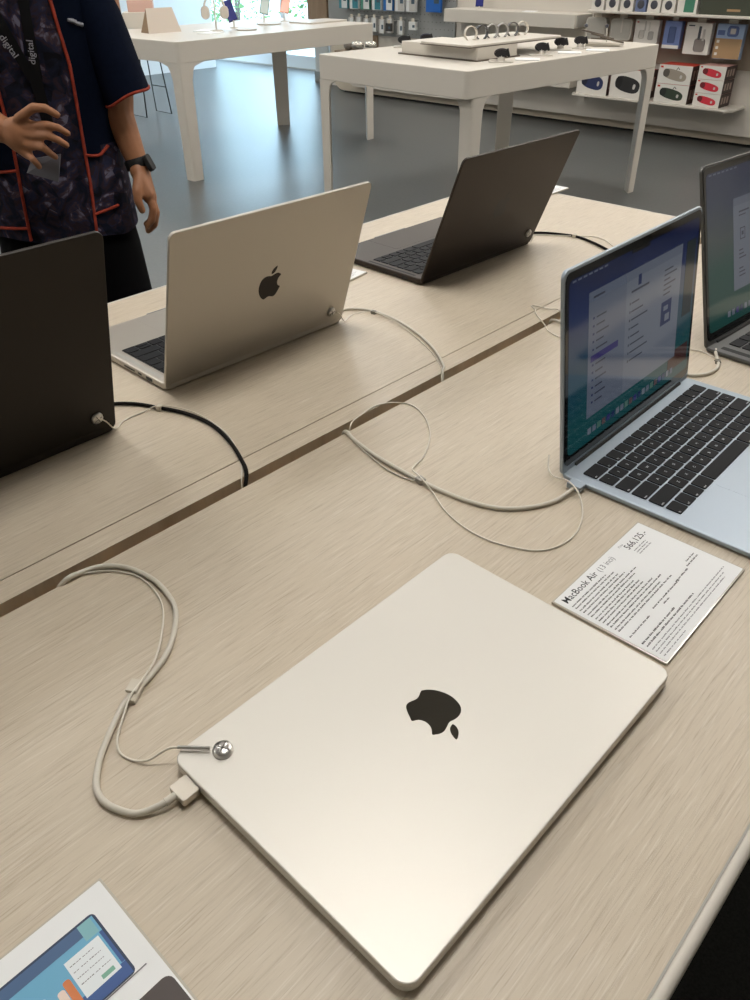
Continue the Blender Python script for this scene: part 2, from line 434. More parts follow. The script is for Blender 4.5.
# white rim: rounded profile run round the outline
def rim_ring(ins, z): return [(x, y, z) for x, y in rrect((X0+X1)/2, (Y0+Y1)/2, X1-X0-2*ins, Y1-Y0-2*ins, .012, 5)]
b.rings([rim_ring(.0074, TH-.021), rim_ring(.0074, TH-.0008), rim_ring(.0064, TH+.0003), rim_ring(.004, TH+.0006), rim_ring(.0018, TH+.0001), rim_ring(.0005, TH-.002), rim_ring(0, TH-.006), rim_ring(0, TH-.016), rim_ring(.003, TH-.022), rim_ring(.009, TH-.024)], WHITE, True, False)
b.build('white_rim', table)
b = MB(); b.box(X0+.01, X1-.01, Y0+.0074, Y0+.0088, TH-.02, TH-.0003, GREYGAP); b.build('grey_inlay_line', table)
b = MB(); b.box(X0+.02, X1-.02, Y0+.02, YS0-.006, TH-.040, TH-.021, WHITE); b.box(X0+.02, X1-.02, YS1+.006, Y1-.02, TH-.040, TH-.021, WHITE); b.build('under_frame', table)
for lx in (X0+.16, X1-.16):
    for ly in (Y0+.30, Y1-.16):
        b = MB(); b.slab(0, 0, .10, .10, .02, 0, TH-.040, .002, WHITE, n=4); b.build('leg', table, (lx, ly, 0))

b = MB(); b.slab(.25, .15, 2.3, 1.9, .01, .0, .006, .002, mat('black_speckled_mat', (24, 24, 21), .9, spec=.15, noise=.5, nscale=260), n=3)
tag(b.build('floor_mat', None, (0, 0, .0004)), 'black speckled floor mat lying under the oak display table', 'mat')
# ------------------------------------------------------------------ cables
def cable(name, label, pts, r, m, cat='cable', group=None, dz=None, seg=10, n=6):
    P = []
    for p in pts:
        if len(p) == 2: P.append((p[0], p[1], TH+r+.0004))
        else: P.append((p[0], p[1], TH+p[2]))
    o = MB().tube(smooth_path(P, n), r, m, seg).build(name)
    return tag(o, label, cat, group)
CG = 'charging cables on the oak table'; TG = 'thin security tethers on the oak table'
SL = (YS0+YS1)/2
def knot(label, x, y, rz, m, z=0., s=1.):
    b = MB(); b.slab(0, 0, .010*s, .008*s, .0018*s, 0, .0062*s, .001*s, m, n=3)
    b.tube([(-.003*s, -.005*s, .003*s), (.001*s, 0, .0068*s), (.003*s, .0055*s, .003*s)], .0008*s, m, 6)
    o = b.build('cable_clip', None, (x, y, TH+z), (0, 0, rz)); return tag(o, label, 'cable clip', 'clips holding cable and tether together')
o = cable('charging_cable', 'thick pale grey braided charging cable curling to the closed laptop',
      [(.168, SL-.006, -.045), (.180, SL-.004, -.012), (.191, .5585, .0032), (.207, .558), (.222, .553), (.237, .535), (.244, .507), (.243, .482), (.236, .457), (.22, .435), (.199, .417), (.179, .408), (.164, .4035), (.150, .399), (.137, .390), (.123, .379), (.110, .367), (.099, .352), (.096, .339), (.099, .326), (.106, .314), (.117, .3075, .0045), (.1235, .3055, .0055), (.130, .3050, .0058)], .00235, CABLE, group=CG)
b = MB(); b.slab(0, 0, .0135, .0165, .0016, 0, .0062, .0006, mat('plug_white_aluminium', (214, 206, 192), .35, .4), n=3); b.build('plug', o, (.1365, .3035, TH+.0022))
b = MB(); b.tube([(.1225, .3056, TH+.0053), (.1300, .3048, TH+.0055)], .0029, CABLE, 10); b.build('plug_collar', o)
tag(cable('security_tether', 'thin pale tether looping beside the thick cable to the closed laptop button',
      [(.186, SL-.002, -.04), (.195, .562, -.002), (.207, .5565, .0015), (.226, .542), (.238, .519), (.2375, .490), (.229, .465), (.208, .435, .006), (.189, .416, .0065), (.171, .4055, .0068), (.155, .398, .0065), (.139, .385, .003), (.129, .375, .002), (.1245, .364), (.1275, .352), (.134, .3425, .004), (.143, .3355, .0115), (.1475, .3320, .0138), (.1545, .3240, .0140), (.1640, .3128, .0142)], .00085, TETHER, n=6), 'thin pale tether looping beside the thick cable to the closed laptop button', 'security tether', TG)
b = MB(); b.tube([(.1505, .3290, TH+.0140), (.1650, .3120, TH+.0142)], .0014, STEEL, 10)
tag(b.build('tether_sleeve'), 'steel sleeve where the tether meets the closed laptop button', 'tether sleeve')
b = MB(); b.slab(0, 0, .017, .0075, .001, 0, .0042, .0008, TAPE, n=3); b.slab(.004, .002, .012, .009, .001, .0042, .0072, .0006, TAPE, n=3)
tag(b.build('cable_clip', None, (.161, .4015, TH+.0003), (0, 0, R(33))), 'clear tape wrapped round the cable left of the closed laptop', 'cable clip', 'clips holding cable and tether together')

# cable and tether of the pale blue laptop
o = cable('charging_cable', 'pale grey charging cable bowing across the table to the pale blue laptop',
      [(.549, SL, -.045), (.546, SL-.002, -.010), (.5445, .5575, .0032), (.538, .537), (.530, .498), (.5265, .457), (.5255, .430), (.526, .400), (.5305, .366), (.5415, .338), (.562, .3175), (.587, .3050), (.606, .3015, .0040), (.617, .3005, .0056)], .0022, CABLE, group=CG)
b = MB(); b.slab(0, 0, .0115, .0165, .0016, 0, .0060, .0006, SKY, n=3); b.build('plug', o, (.6245, .3015, TH+.0022))
tag(cable('security_tether', 'thin white tether making a wide loop in front of the pale blue laptop',
      [(.551, SL, -.04), (.553, .560, .001), (.566, .568, .0035), (.585, .574), (.616, .577), (.638, .565), (.647, .543), (.634, .513), (.606, .482), (.568, .459), (.546, .4535), (.533, .446, .005), (.5265, .431, .0068), (.5185, .407, .003), (.503, .377), (.494, .345), (.494, .315), (.503, .288), (.516, .270), (.538, .2615), (.564, .2625), (.592, .274, .003), (.610, .291, .009), (.619, .309, .0105), (.623, .328, .006), (.634, .341, .006), (.646, .349, .012)], .0008, TETHER), 'thin white tether making a wide loop in front of the pale blue laptop', 'security tether', TG)
tag(cable('security_tether', 'doubled grey tether running straight from the slot to the grey knot', [(.545, SL, -.04), (.5435, .5575, .0015), (.5345, .530), (.5245, .495), (.519, .465), (.5205, .441), (.5245, .430, .003)], .0009, CABLE), 'doubled grey tether running straight from the slot to the grey knot', 'security tether', TG)
knot('grey knot clipping cable and tether in the middle of the front panel', .5255, .4285, R(80), mat('grey_clip', (150, 146, 136), .4))

# behind the silver laptop
o = cable('charging_cable', 'pale cable arching from the open silver laptop into the slot',
      [(.7790, .8215, .0085), (.790, .8245, .0065), (.803, .8260), (.819, .8200), (.8325, .800), (.837, .776), (.831, .727), (.814, .675), (.789, .626), (.758, .585), (.742, .5735, .003), (.735, SL, -.010), (.733, SL, -.045)], .0019, CABLE, group=CG)
tag(cable('security_tether', 'thin tether hugging the pale cable beside the silver laptop', [(.7540, .7830, .026), (.7640, .7860, .018), (.7750, .7900, .004), (.788, .7970), (.806, .8030), (.8265, .792, .003), (.8315, .776, .004), (.8245, .727, .0035), (.806, .674), (.782, .625), (.752, .583), (.738, .572, .001), (.731, SL-.002, -.012), (.729, SL-.002, -.045)], .0007, TETHER), 'thin tether hugging the pale cable beside the silver laptop', 'security tether', TG)
knot('dark grey knot on the pale cable beside the silver laptop', .8325, .783, R(100), mat('grey_clip_dark', (120, 116, 106), .4), s=.8)

# behind the large black laptop
o = cable('charging_cable', 'thick black cable arching from the large black laptop into the slot',
      [(.3675, .785, .0080), (.380, .812, .0055), (.398, .819), (.417, .799), (.432, .767), (.445, .733), (.4495, .689), (.440, .641), (.424, .600), (.411, .5755, .003), (.401, SL, -.010), (.397, SL-.001, -.045)], .0023, CABLEB, group=CG)
tag(cable('security_tether', 'thin pale tether running along the thick black cable', [(.3455, .7530, .0295), (.355, .7560, .020), (.3640, .7600, .006), (.372, .7660, .0012), (.387, .775), (.414, .776), (.431, .767, .0062), (.450, .741, .003), (.456, .709), (.4505, .662, .0014), (.4355, .622, .0014), (.4175, .592, .0014), (.404, .575, .002), (.396, SL, -.012), (.393, SL, -.045)], .0008, TETHER), 'thin pale tether running along the thick black cable', 'security tether', TG)
b = MB(); b.slab(0, 0, .0068, .0085, .0012, 0, .0066, .0008, TAPE, n=3)
tag(b.build('cable_clip', None, (.4315, .7670, TH+.0002), (0, 0, R(110))), 'white band clip on the thick black cable', 'cable clip', 'clips holding cable and tether together')

# behind the far black laptop
o = cable('charging_cable', 'black cable snaking from the far black laptop behind the blue laptop',
      [(1.2880, .8255, .0085), (1.300, .8290, .006), (1.318, .8340), (1.340, .8310), (1.362, .803), (1.377, .757), (1.366, .713), (1.343, .666), (1.318, .628), (1.296, .590), (1.286, .574, .003), (1.280, SL, -.010), (1.278, SL, -.045)], .0023, CABLEB, group=CG)
tag(cable('security_tether', 'thin pale tether looping off the far black cable', [(1.268, .783, .020), (1.290, .800, .003), (1.330, .822), (1.358, .795), (1.381, .752, .003), (1.404, .731), (1.400, .705), (1.386, .686), (1.355, .648), (1.325, .612), (1.300, .582), (1.290, .574, .001), (1.284, SL, -.012), (1.282, SL, -.045)], .0008, TETHER), 'thin pale tether looping off the far black cable', 'security tether', TG)
b = MB(); b.slab(0, 0, .007, .0085, .0012, 0, .0066, .0008, TAPE, n=3)
tag(b.build('cable_clip', None, (1.3765, .757, TH+.0002), (0, 0, R(95))), 'white band clip on the far black cable', 'cable clip', 'clips holding cable and tether together')
tag(cable('security_tether', 'short thin tether crossing the slot behind the blue laptop', [(1.040, SL, -.04), (1.034, .5745, -.001), (1.026, .592, .002), (1.022, .619), (1.012, .607), (.998, .596), (.985, .5805, .0015), (.968, .560, .0012), (.952, .542), (.94, .50), (.93, .46), (.928, .40), (.925, .35), (.9245, .334, .02)], .0008, TETHER), 'short thin tether crossing the slot behind the blue laptop', 'security tether', TG)

# at the dark grey laptop on the right
cable('charging_cable', 'white charging cable curling from the dark grey laptop behind the blue one',
      [(1.0455, .3345, .0055), (1.038, .331, .0045), (1.025, .323), (1.008, .314), (.990, .3105), (.967, .3155), (.952, .330), (.950, .36), (.965, .43), (.985, .52), (.991, .5595, .003), (.993, SL, -.010), (.993, SL, -.045)], .0021, CABLE, group=CG)
tag(cable('security_tether', 'fine tether looping beside the dark grey laptop', [(1.018, .3195, .0055), (1.030, .3315), (1.036, .350), (1.028, .367), (1.008, .380), (.985, .383), (.965, .395), (.960, .43), (.985, .535), (.998, .560, .001), (1.0, SL, -.012), (1.0, SL, -.045)], .0008, TETHER), 'fine tether looping beside the dark grey laptop', 'security tether', TG)
knot('small grey knot on the cable beside the dark grey laptop', 1.0165, .3185, R(25), mat('grey_clip_dark', (120, 116, 106), .4), s=.8)
tag(cable('security_tether', 'tether lying along the foot of the large black lid', [(.30, .7755, .0012), (.27, .7735), (.24, .7725), (.20, .775)], .0007, TETHER), 'tether lying along the foot of the large black lid', 'security tether', TG)

# ------------------------------------------------------------------ price cards
def card(label, x0, y0, w, d, rz, art, z=TH):
    root = thing('price_card', label, 'price card', (x0, y0, z), rz, 'printed cards on the oak table')
    b = MB(); b.slab(w/2, d/2, w, d, .0008, .0003, .0030, .0003, ACRYL, n=2); b.build('acrylic_base', root)
    b = MB(); b.slab(w/2, d/2, w-.003, d-.003, .0008, .0029, .0034, 0, PAPER, n=2); b.build('printed_sheet', root)
    if art:
        q = MB(); art(q, w, d, .00355); q.build('print', root)
    return root
def put(q, txt, size, x, y, z, m, bold=.0):
    v, f = text_geo(txt, size, bold); q.add([(p[0]+x, p[1]+y, z) for p in v], f, m)
def words(q, x, y, wmax, h, z, m, rnd, full=1.):
    cx = x
    while cx < x+wmax*full:
        L = rnd.uniform(.0025, .009); L = min(L, x+wmax*full-cx)
        if L < .001: break
        k = cx
        while k < cx+L:                       # short strokes of small print
            s = rnd.uniform(.0007, .0016); hh = h*rnd.uniform(.7, 1.15)
            q.add([(k, y, z), (min(k+s, cx+L), y, z), (min(k+s, cx+L), y+hh, z), (k, y+hh, z)], [(0, 1, 2, 3)], m); k += s+.0004
        cx += L+.0011
def art_price(q, w, d, z):
    rnd = random.Random(3)
    put(q, 'MacBook Air', .0098, .006, d-.0120, z, INK, .00012); put(q, '(13 inci)', .0080, .062, d-.0120, z, INKG)
    y = d-.0175
    for n_, f in ((2, .50), (2, .56), (2, .66), (3, .62), (2, .70), (2, .74)):
        for k in range(n_): words(q, .006, y, .125*f*rnd.uniform(.85, 1.05), .0013, z, INKG if False else INK, rnd); y -= .00335
        y -= .0006
    put(q, 'Mulai', .0034, .104, d-.0078, z, INKG); put(q, '566,125.-', .0095, .108, d-.0155, z, INK, .0001)
    for k in range(3): words(q, .110, d-.0200-.0028*k, .022, .0011, z, INKG, rnd)
    words(q, .006, .0345, .034, .0013, z, INK, rnd); words(q, .050, .0365, .050, .0013, z, INK, rnd); words(q, .062, .0325, .010, .0013, z, INK, rnd)
    words(q, .095, .0375, .024, .0013, z, INK, rnd); words(q, .128, .0430, .016, .0013, z, INK, rnd); words(q, .122, .0395, .022, .0013, z, INK, rnd)
    words(q, .006, .0235, .058, .0016, z, INK, rnd); words(q, .006, .0195, .085, .0014, z, INK, rnd)
    for k in range(3): words(q, .006, .0150-.0032*k, (.138, .13, .125)[k], .0010, z, INKG, rnd)
    words(q, .006, .0050, .04, .0009, z, INKG, rnd)
card('white price card of small black print right of the closed laptop', .4595, .1205, .154, .105, R(.2), art_price)
def art_tablet(q, w, d, z):
    sm = lambda n, c: mat(n, c, .5)
    rx1 = w-.014; ry1 = d-.018
    def rect(a0, b0, a1, b1, m, dz=0): q.add([(a0, b0, z+dz), (a1, b0, z+dz), (a1, b1, z+dz), (a0, b1, z+dz)], [(0, 1, 2, 3)], m)
    rx1 = w-.0141; ry1 = d-.0155
    def poly(x0, y0, x1, y1, r_, m, dz): g = rrect((x0+x1)/2, (y0+y1)/2, x1-x0, y1-y0, r_, 4); q.add([(x, y, z+dz) for x, y in g], [tuple(range(len(g)))], m)
    poly(rx1-.078, ry1-.0465, rx1, ry1, .003, sm('print_navy', (40, 56, 84)), 0)
    rect(rx1-.0765, ry1-.0455, rx1-.0015, ry1-.0015, sm('print_sky_blue', (104, 168, 200)), .00005)
    rect(rx1-.0765, ry1-.0090, rx1-.0110, ry1-.0015, sm('print_slate_blue', (66, 96, 134)), .0001)
    rect(rx1-.0110, ry1-.0125, rx1-.0030, ry1-.0015, sm('print_teal', (126, 178, 186)), .0001)
    rect(rx1-.0765, ry1-.0455, rx1-.0015, ry1-.0370, sm('print_deep_blue', (50, 84, 142)), .0001)
    rect(rx1-.0035, ry1-.0368, rx1-.0015, ry1-.0130, sm('print_deep_blue', (50, 84, 142)), .0001)
    rect(rx1-.0260, ry1-.0390, rx1-.0048, ry1-.0142, sm('print_white', (226, 232, 234)), .00015)
    rnd = random.Random(5)
    for k in range(4): words(q, rx1-.0245, ry1-.0185-.0042*k, .016+.002*(k % 2), .0005, z+.0002, INKG, rnd)
    rect(rx1-.0150, ry1-.0372, rx1-.0075, ry1-.0345, sm('print_green', (120, 170, 150)), .0002)
    cols = [(206, 120, 66), (232, 212, 200), (196, 60, 50), (238, 228, 220), (206, 70, 54), (150, 60, 50)]
    for k in range(10): poly(rx1-.0318-.0046*k, ry1-.044+.001*(k % 2), rx1-.0276-.0046*k, ry1-.0225-.003*(k % 3), .0016, sm('print_product_%d' % (k % 6), cols[k % 6]), .0002+.00002*k)
    rect(rx1-.083, ry1-.0476, rx1+.0055, ry1-.0468, INKG, .0001)
    poly(rx1-.030, ry1-.085, rx1+.0115, ry1-.0600, .005, sm('print_brown_black', (66, 56, 52)), .0001)
card('white card printed with a blue tablet picture in the lower left corner', -.090, .1835, .157, .110, R(0), art_tablet)
card('white price card between the silver and the far black laptop', .806, .894, .154, .105, R(8), art_price)
card('white price card poking past the far right end of the table', 1.540, .963, .154, .105, R(0), art_price)

# ------------------------------------------------------------------ room shell
RX0, RX1, RY0, RY1, RZ = -3.2, 8.30, -3.0, 13.0, 3.1
def sbox(name, a, m):
    b = MB(); b.box(*a, m); return struct(b.build(name))
o = sbox('floor', (RX0, 20, RY0, 26, -.1, 0), FLOORM)
# joints of the vinyl tiles are left to the material
sbox('ceiling', (RX0, RX1+.2, RY0, RY1, RZ, RZ+.1), mat('ceiling_white', (224, 222, 219), .8))
sbox('wall_left', (RX0-.1, RX0, RY0, RY1, 0, RZ), WHITEW)
sbox('wall_front', (RX0, RX1, RY0-.1, RY0, 0, RZ), WHITEW)
sbox('wall_back', (RX0, 7.60, 10.17, 10.37, 0, RZ), mat('white_back_wall', (224, 226, 226), .6))
sbox('wall_right', (7.42, 7.62, RY0, 7.66, 0, RZ), WHITEW)
sbox('wall_far', (7.6, 8.40, RY1-.1, RY1, 0, RZ), WHITEW)
# white pillar beside the window, with a grey base
b = MB(); b.slab(7.60, 7.86, .28, .24, .02, .12, RZ, .002, mat('pillar_white', (196, 200, 198), .5), n=4); struct(b.build('trim_1'))
b = MB(); b.slab(7.60, 7.86, .30, .26, .02, 0, .12, .002, mat('pillar_base_grey', (130, 134, 132), .5), n=4); struct(b.build('baseboard_pillar'))
# full height window, glass behind white frame
GL = bpy.data.materials.new('window_glass'); GL.use_nodes = True
N = GL.node_tree.nodes; Lk = GL.node_tree.links; N.remove(N['Principled BSDF'])
tr = N.new('ShaderNodeBsdfTransparent'); gs = N.new('ShaderNodeBsdfGlossy'); gs.inputs['Roughness'].default_value = .02; mx = N.new('ShaderNodeMixShader'); mx.inputs[0].default_value = .06
tr.inputs[0].default_value = (.93, .97, .97, 1)
Lk.new(tr.outputs[0], mx.inputs[1]); Lk.new(gs.outputs[0], mx.inputs[2]); Lk.new(mx.outputs[0], N['Material Output'].inputs[0])
wf = MB(); FR = mat('window_frame_white', (214, 220, 222), .45)
wf.box(8.24, 8.38, 7.66, RY1, 0, .16, FR); wf.box(8.24, 8.38, 7.66, RY1, 2.75, RZ, FR)
for yy in (7.70, 9.45, 11.2, 12.9): wf.box(8.26, 8.36, yy-.03, yy+.03, .16, 2.75, FR)
win = struct(wf.build('window_1'))
q = MB(); q.box(8.305, 8.313, 7.68, RY1, .16, 2.75, GL); q.build('glass_pane', win)
q = MB(); q.box(8.20, 8.24, 7.66, RY1, 0, .012, GREYGAP); q.build('floor_channel', win)

# outdoors: pale paving, a hedge row and shrubs
sbox('ground_outside', (8.42, 20, -2, 26, -.02, .006), mat('pale_paving', (190, 194, 190), .8, noise=.08, nscale=3))
GRN = [mat('leaf_green_%d' % i, c, .7) for i, c in enumerate(((96, 140, 62), (130, 168, 80), (70, 112, 54)))]
rnd = random.Random(11)
for i in range(7):
    x, y = 11.2+rnd.uniform(-.4, 1.2), 7.6+1.5*i+rnd.uniform(-.05, .05)
    sh = thing('shrub', 'leafy green shrub outside the shop window', 'shrub', (x, y, 0), 0, 'shrubs outside the window')
    b = MB(); hh = rnd.uniform(1.5, 2.3)
    for k in range(5): b.tube([(0, 0, 0), (rnd.uniform(-.2, .2), rnd.uniform(-.2, .2), hh*.5), (rnd.uniform(-.4, .4), rnd.uniform(-.4, .4), hh*.85)], [.03, .02, .008], mat('bark_brown', (96, 80, 60), .8), 5)
    b.build('stem', sh)
    b = MB()
    for k in range(900):
        a = rnd.uniform(0, 6.28); rr = math.sqrt(rnd.random())*.66; z = rnd.uniform(.02, 1)*hh; s = .055*rnd.uniform(.6, 1.3)
        c = Vector((rr*math.cos(a), rr*math.sin(a), z+.05)); u = Vector((rnd.gauss(0, 1), rnd.gauss(0, 1), rnd.gauss(0, 1))).normalized()*s; v = u.orthogonal().normalized()*s*.5
        b.add([c-u, c+v, c+u, c-v], [(0, 1, 2, 3)], GRN[k % 3])
    b.build('foliage', sh)

# ------------------------------------------------------------------ white display tables
def tri_leg(name, root, x, y, sx, sy, a, h, fil=1.):
    """triangular leg in the corner, flush with both faces"""
    b = MB(); r = .018
    def ring(k, z):
        a_ = a*k
        pts = [(0, 0), (sx*a_, 0), (0, sy*a_)]
        if sx*sy < 0: pts = pts[::-1]
        out = []
        for i in range(3):
            p = Vector((*pts[i], 0)); q0 = Vector((*pts[i-1], 0)); q1 = Vector((*pts[(i+1) % 3], 0))
            d0 = (q0-p).normalized(); d1 = (q1-p).normalized()
            for t in (0, .25, .5, .75, 1):
                A = p+d0*r; B = p+d1*r
                out.append(tuple(((1-t)**2*A+2*t*(1-t)*p+t*t*B)+Vector((x, y, z))))
        return out
    rs = [ring(.9, 0), ring(1, h-.10), ring(1.04, h-.06*fil), ring(1.14, h-.035*fil), ring(1.3, h-.016*fil), ring(1+.6*fil, h-.004*fil), ring(1+.75*fil, h)]
    b.rings(rs, WHITE, False, True); return b.build(name, root)
def white_table(label, x0, x1, y0, y1, rz, inset, a, fil):
    root = thing('display_table', label, 'table', (0, 0, 0), rz, 'white display tables in the background')
    b = MB(); b.slab((x0+x1)/2, (y0+y1)/2, x1-x0, y1-y0, .025, WT-.125, WT, .004, WHITE, n=5); b.build('tabletop', root)
    for x, sx in ((x0, 1), (x1, -1)):
        for y, sy in ((y0, 1), (y1, -1)): tri_leg('leg', root, x+sx*inset.get((sx, sy), .001), y+sy*.001, sx, sy, a, WT-.125, fil)
    return root
white_table('white display table with phones and cases, at the upper left', 3.595, 5.574, 4.753, 5.88, .046, {}, .105, 1.5)
white_table('white display table with smartwatches, nearer the speaker shelves', 3.233, 5.021, 2.775, 3.90, -.063, {(1, 1): .055, (-1, -1): .048}, .090, 1.)

# ------------------------------------------------------------------ lights of the shop
LW = mat('lamp_panel_warm', (255, 251, 246), .5, emis=22.5)
n = 0
for lx in (-1.5, .7, 2.9, 5.1, 7.0):
    for ly in (-1.7, .6, 2.9, 5.6, 8.3):
        if (lx > 6.5 and ly > 7) or (lx < 0 and ly < 2) or (ly < 0 and lx < 4): continue
        lm = thing('ceiling_light', 'square white ceiling light panel of the shop', 'ceiling light', (lx, ly, RZ-.06), 0, 'ceiling light panels')
        b = MB(); b.slab(0, 0, .64, .64, .01, .01, .06, .002, WHITE, n=2); b.build('frame', lm)
        b = MB(); b.slab(0, 0, .58, .58, .01, 0, .011, 0, LW, n=2); b.build('diffuser', lm)

# ------------------------------------------------------------------ person behind the table
PM = (.903, 1.886, 0)
person = thing('person', 'person in a navy short-sleeved shirt with a patterned, orange-piped vest, hand at the waist', 'person', PM, R(-46.75))
def F(rm, zm, D): return Vector((rm*D/1.95+.755, D-1.95, HC-(HC-zm)*D/1.95))
def skin_mat():
    m = mat('warm_brown_skin', (168, 116, 82), .5, noise=.07, nscale=60); return m
SKIN = skin_mat()
NAVY = mat('navy_cloth', (9, 17, 34), .95, spec=.1, noise=.12, nscale=120, bump=.2)
ORANGE = mat('orange_piping', (150, 60, 44), .85, spec=.2, noise=.25, nscale=60)
TROU = mat('black_trousers_cloth', (7, 7, 9), .95, spec=.1)
BLKF = mat('black_ribbon', (12, 12, 15), .8, spec=.2)
# patterned fabric: cellular leaves of violet, navy, dull red and grey
PAT = bpy.data.materials.new('leaf_patterned_cloth'); PAT.use_nodes = True; MATS['pat'] = PAT
N = PAT.node_tree.nodes; Lk = PAT.node_tree.links; b_ = N['Principled BSDF']; b_.inputs['Roughness'].default_value = .9; b_.inputs['Specular IOR Level'].default_value = .2
tc = N.new('ShaderNodeTexCoord'); vo = N.new('ShaderNodeTexVoronoi'); vo.inputs['Scale'].default_value = 34; vo.inputs['Randomness'].default_value = 1
ns = N.new('ShaderNodeTexNoise'); ns.inputs['Scale'].default_value = 22; ns.inputs['Detail'].default_value = 6; ns.inputs['Distortion'].default_value = 1.4
rp = N.new('ShaderNodeValToRGB'); e = rp.color_ramp.elements
e[0].position = .30; e[0].color = (*lin((14, 14, 22)), 1); e[1].position = .72; e[1].color = (*lin((112, 110, 130)), 1)
for p_, c_ in ((.44, (24, 28, 46)), (.52, (50, 36, 42)), (.59, (38, 42, 66)), (.66, (72, 56, 62))):
    k = e.new(p_); k.color = (*lin(c_), 1)
mxn = N.new('ShaderNodeMath'); mxn.operation = 'MULTIPLY_ADD'; mxn.inputs[1].default_value = .22
sepn = N.new('ShaderNodeSeparateColor'); Lk.new(tc.outputs['Object'], vo.inputs['Vector']); Lk.new(tc.outputs['Object'], ns.inputs['Vector'])
Lk.new(vo.outputs['Color'], sepn.inputs[0]); Lk.new(sepn.outputs[0], mxn.inputs[0]); 
sub = N.new('ShaderNodeMath'); sub.operation = 'SUBTRACT'; sub.inputs[1].default_value = .10; Lk.new(ns.outputs['Fac'], sub.inputs[0]); Lk.new(sub.outputs[0], mxn.inputs[2])
Lk.new(mxn.outputs[0], rp.inputs['Fac']); Lk.new(rp.outputs['Color'], b_.inputs['Base Color'])

def remesh(o, vox, sm=6):
    m = o.modifiers.new('r', 'REMESH'); m.mode = 'VOXEL'; m.voxel_size = vox; m.use_smooth_shade = True
    s_ = o.modifiers.new('s', 'SMOOTH'); s_.factor = .5; s_.iterations = sm
# body: one continuous surface
b = MB()
def C(a, ra, bb, rb): b.cone(a, ra, bb, rb, SKIN, 14)
for z, w_, d_ in ((.93, .132, .098), (1.02, .138, .098), (1.12, .145, .095), (1.22, .155, .10), (1.30, .155, .095), (1.36, .13, .08)):
    b.ball((0, 0, z), (w_, d_, .09), SKIN, 20)
C((0, .01, 1.40), .055, (0, -.01, 1.50), .052)
b.ball((0, -.012, 1.585), (.076, .092, .112), SKIN, 24); b.ball((0, -.035, 1.535), (.055, .062, .060), SKIN, 20)      # skull, jaw
b.ball((0, -.108, 1.565), (.013, .016, .020), SKIN, 12); b.cone((0, -.095, 1.60), .008, (0, -.110, 1.57), .011, SKIN, 10)   # nose
b.ball((0, -.095, 1.612), (.045, .014, .008), SKIN, 12)
b.ball((-.077, .0, 1.58), (.008, .018, .030), SKIN, 12); b.ball((.077, .0, 1.58), (.008, .018, .030), SKIN, 12)
b.ball((0, -.093, 1.527), (.022, .012, .006), SKIN, 12)
for sx in (-1, 1):                                   # legs
    C((sx*.072, 0, .90), .076, (sx*.09, -.01, .50), .058); C((sx*.09, -.01, .50), .056, (sx*.095, .02, .10), .036)
    C((sx*.095, .02, .09), .036, (sx*.10, -.13, .045), .028)
# hanging arm at the viewer's right
SHR = Vector((.170, 0, 1.36)); ELR = Vector((.185, .015, 1.115))
W1 = F(-.5515, .925, 1.92); 
C(SHR, .048, ELR, .036); C(ELR, .036, F(-.578, 1.04, 1.94), .034); C(F(-.578, 1.04, 1.94), .034, W1, .0235)
def finger(pts, r0, r1):
    k = len(pts)-1
    for i in range(k): b.cone(pts[i], r0+(r1-r0)*i/k, pts[i+1], r0+(r1-r0)*(i+1)/k, SKIN, 10)
H = lambda r_, z_, D_=1.90: F(r_, z_, D_)
for kx, kz, kd in ((-.541, .862, 1.885), (-.537, .858, 1.905), (-.536, .856, 1.925), (-.540, .856, 1.943)):
    b.cone(W1+Vector((0, (kd-1.912)*.5, -.006)), .020, H(kx, kz, kd), .0155, SKIN, 10)
b.ball(H(-.546, .885, 1.912), (.019, .036, .036), SKIN, 14)
finger([H(-.541, .862, 1.885), H(-.534, .830, 1.880), H(-.542, .803, 1.880), H(-.556, .788, 1.882)], .0105, .0078)
finger([H(-.537, .858, 1.905), H(-.529, .822, 1.902), H(-.538, .792, 1.902), H(-.556, .777, 1.904)], .0108, .0078)
finger([H(-.536, .856, 1.925), H(-.529, .822, 1.924), H(-.539, .792, 1.924), H(-.557, .780, 1.925)], .0103, .0075)
finger([H(-.540, .856, 1.943), H(-.536, .828, 1.944), H(-.545, .803, 1.944), H(-.559, .793, 1.944)], .0092, .0070)
finger([H(-.556, .902, 1.890), H(-.566, .872, 1.868), H(-.568, .848, 1.862), H(-.562, .826, 1.866)], .0130, .0085)
# arm across the waist at the viewer's left
SHL = Vector((-.170, 0, 1.36)); ELL = Vector((-.262, -.055, 1.100)); W2 = F(-.853, 1.010, 1.765)
C(SHL, .048, ELL, .038); C(ELL, .038, W2+Vector((-.05, .03, .018)), .031); C(W2+Vector((-.05, .03, .018)), .031, W2, .0275)
G = lambda px_, py_, D_=1.75: F(-.857+(px_-0)*.00228+(130-py_)*.0004, 1.007+(130-py_)*.00222+px_*.00030, D_)
KN = [G(35, 131, 1.745), G(36, 140, 1.742), G(33, 149, 1.744), G(27, 157, 1.750)]
for kp in KN: b.cone(W2, .022, kp, .0112, SKIN, 10)
b.ball((W2+KN[1]*1.2+KN[2])/3.2 if False else (W2*.45+KN[1]*.3+KN[2]*.25), (.036, .019, .036), SKIN, 16)
finger([G(20, 122, 1.745), G(36, 114, 1.730), G(48, 116, 1.730), G(60, 124, 1.738)], .0105, .0076)
finger([KN[0], G(49, 132, 1.728), G(60, 136, 1.735), G(70, 143, 1.748)], .0094, .0070)
finger([KN[1], G(49, 142, 1.726), G(60, 148, 1.733), G(68, 154, 1.746)], .0094, .0070)
finger([KN[2], G(44, 153, 1.728), G(51, 160, 1.735), G(56, 164, 1.748)], .0090, .0067)
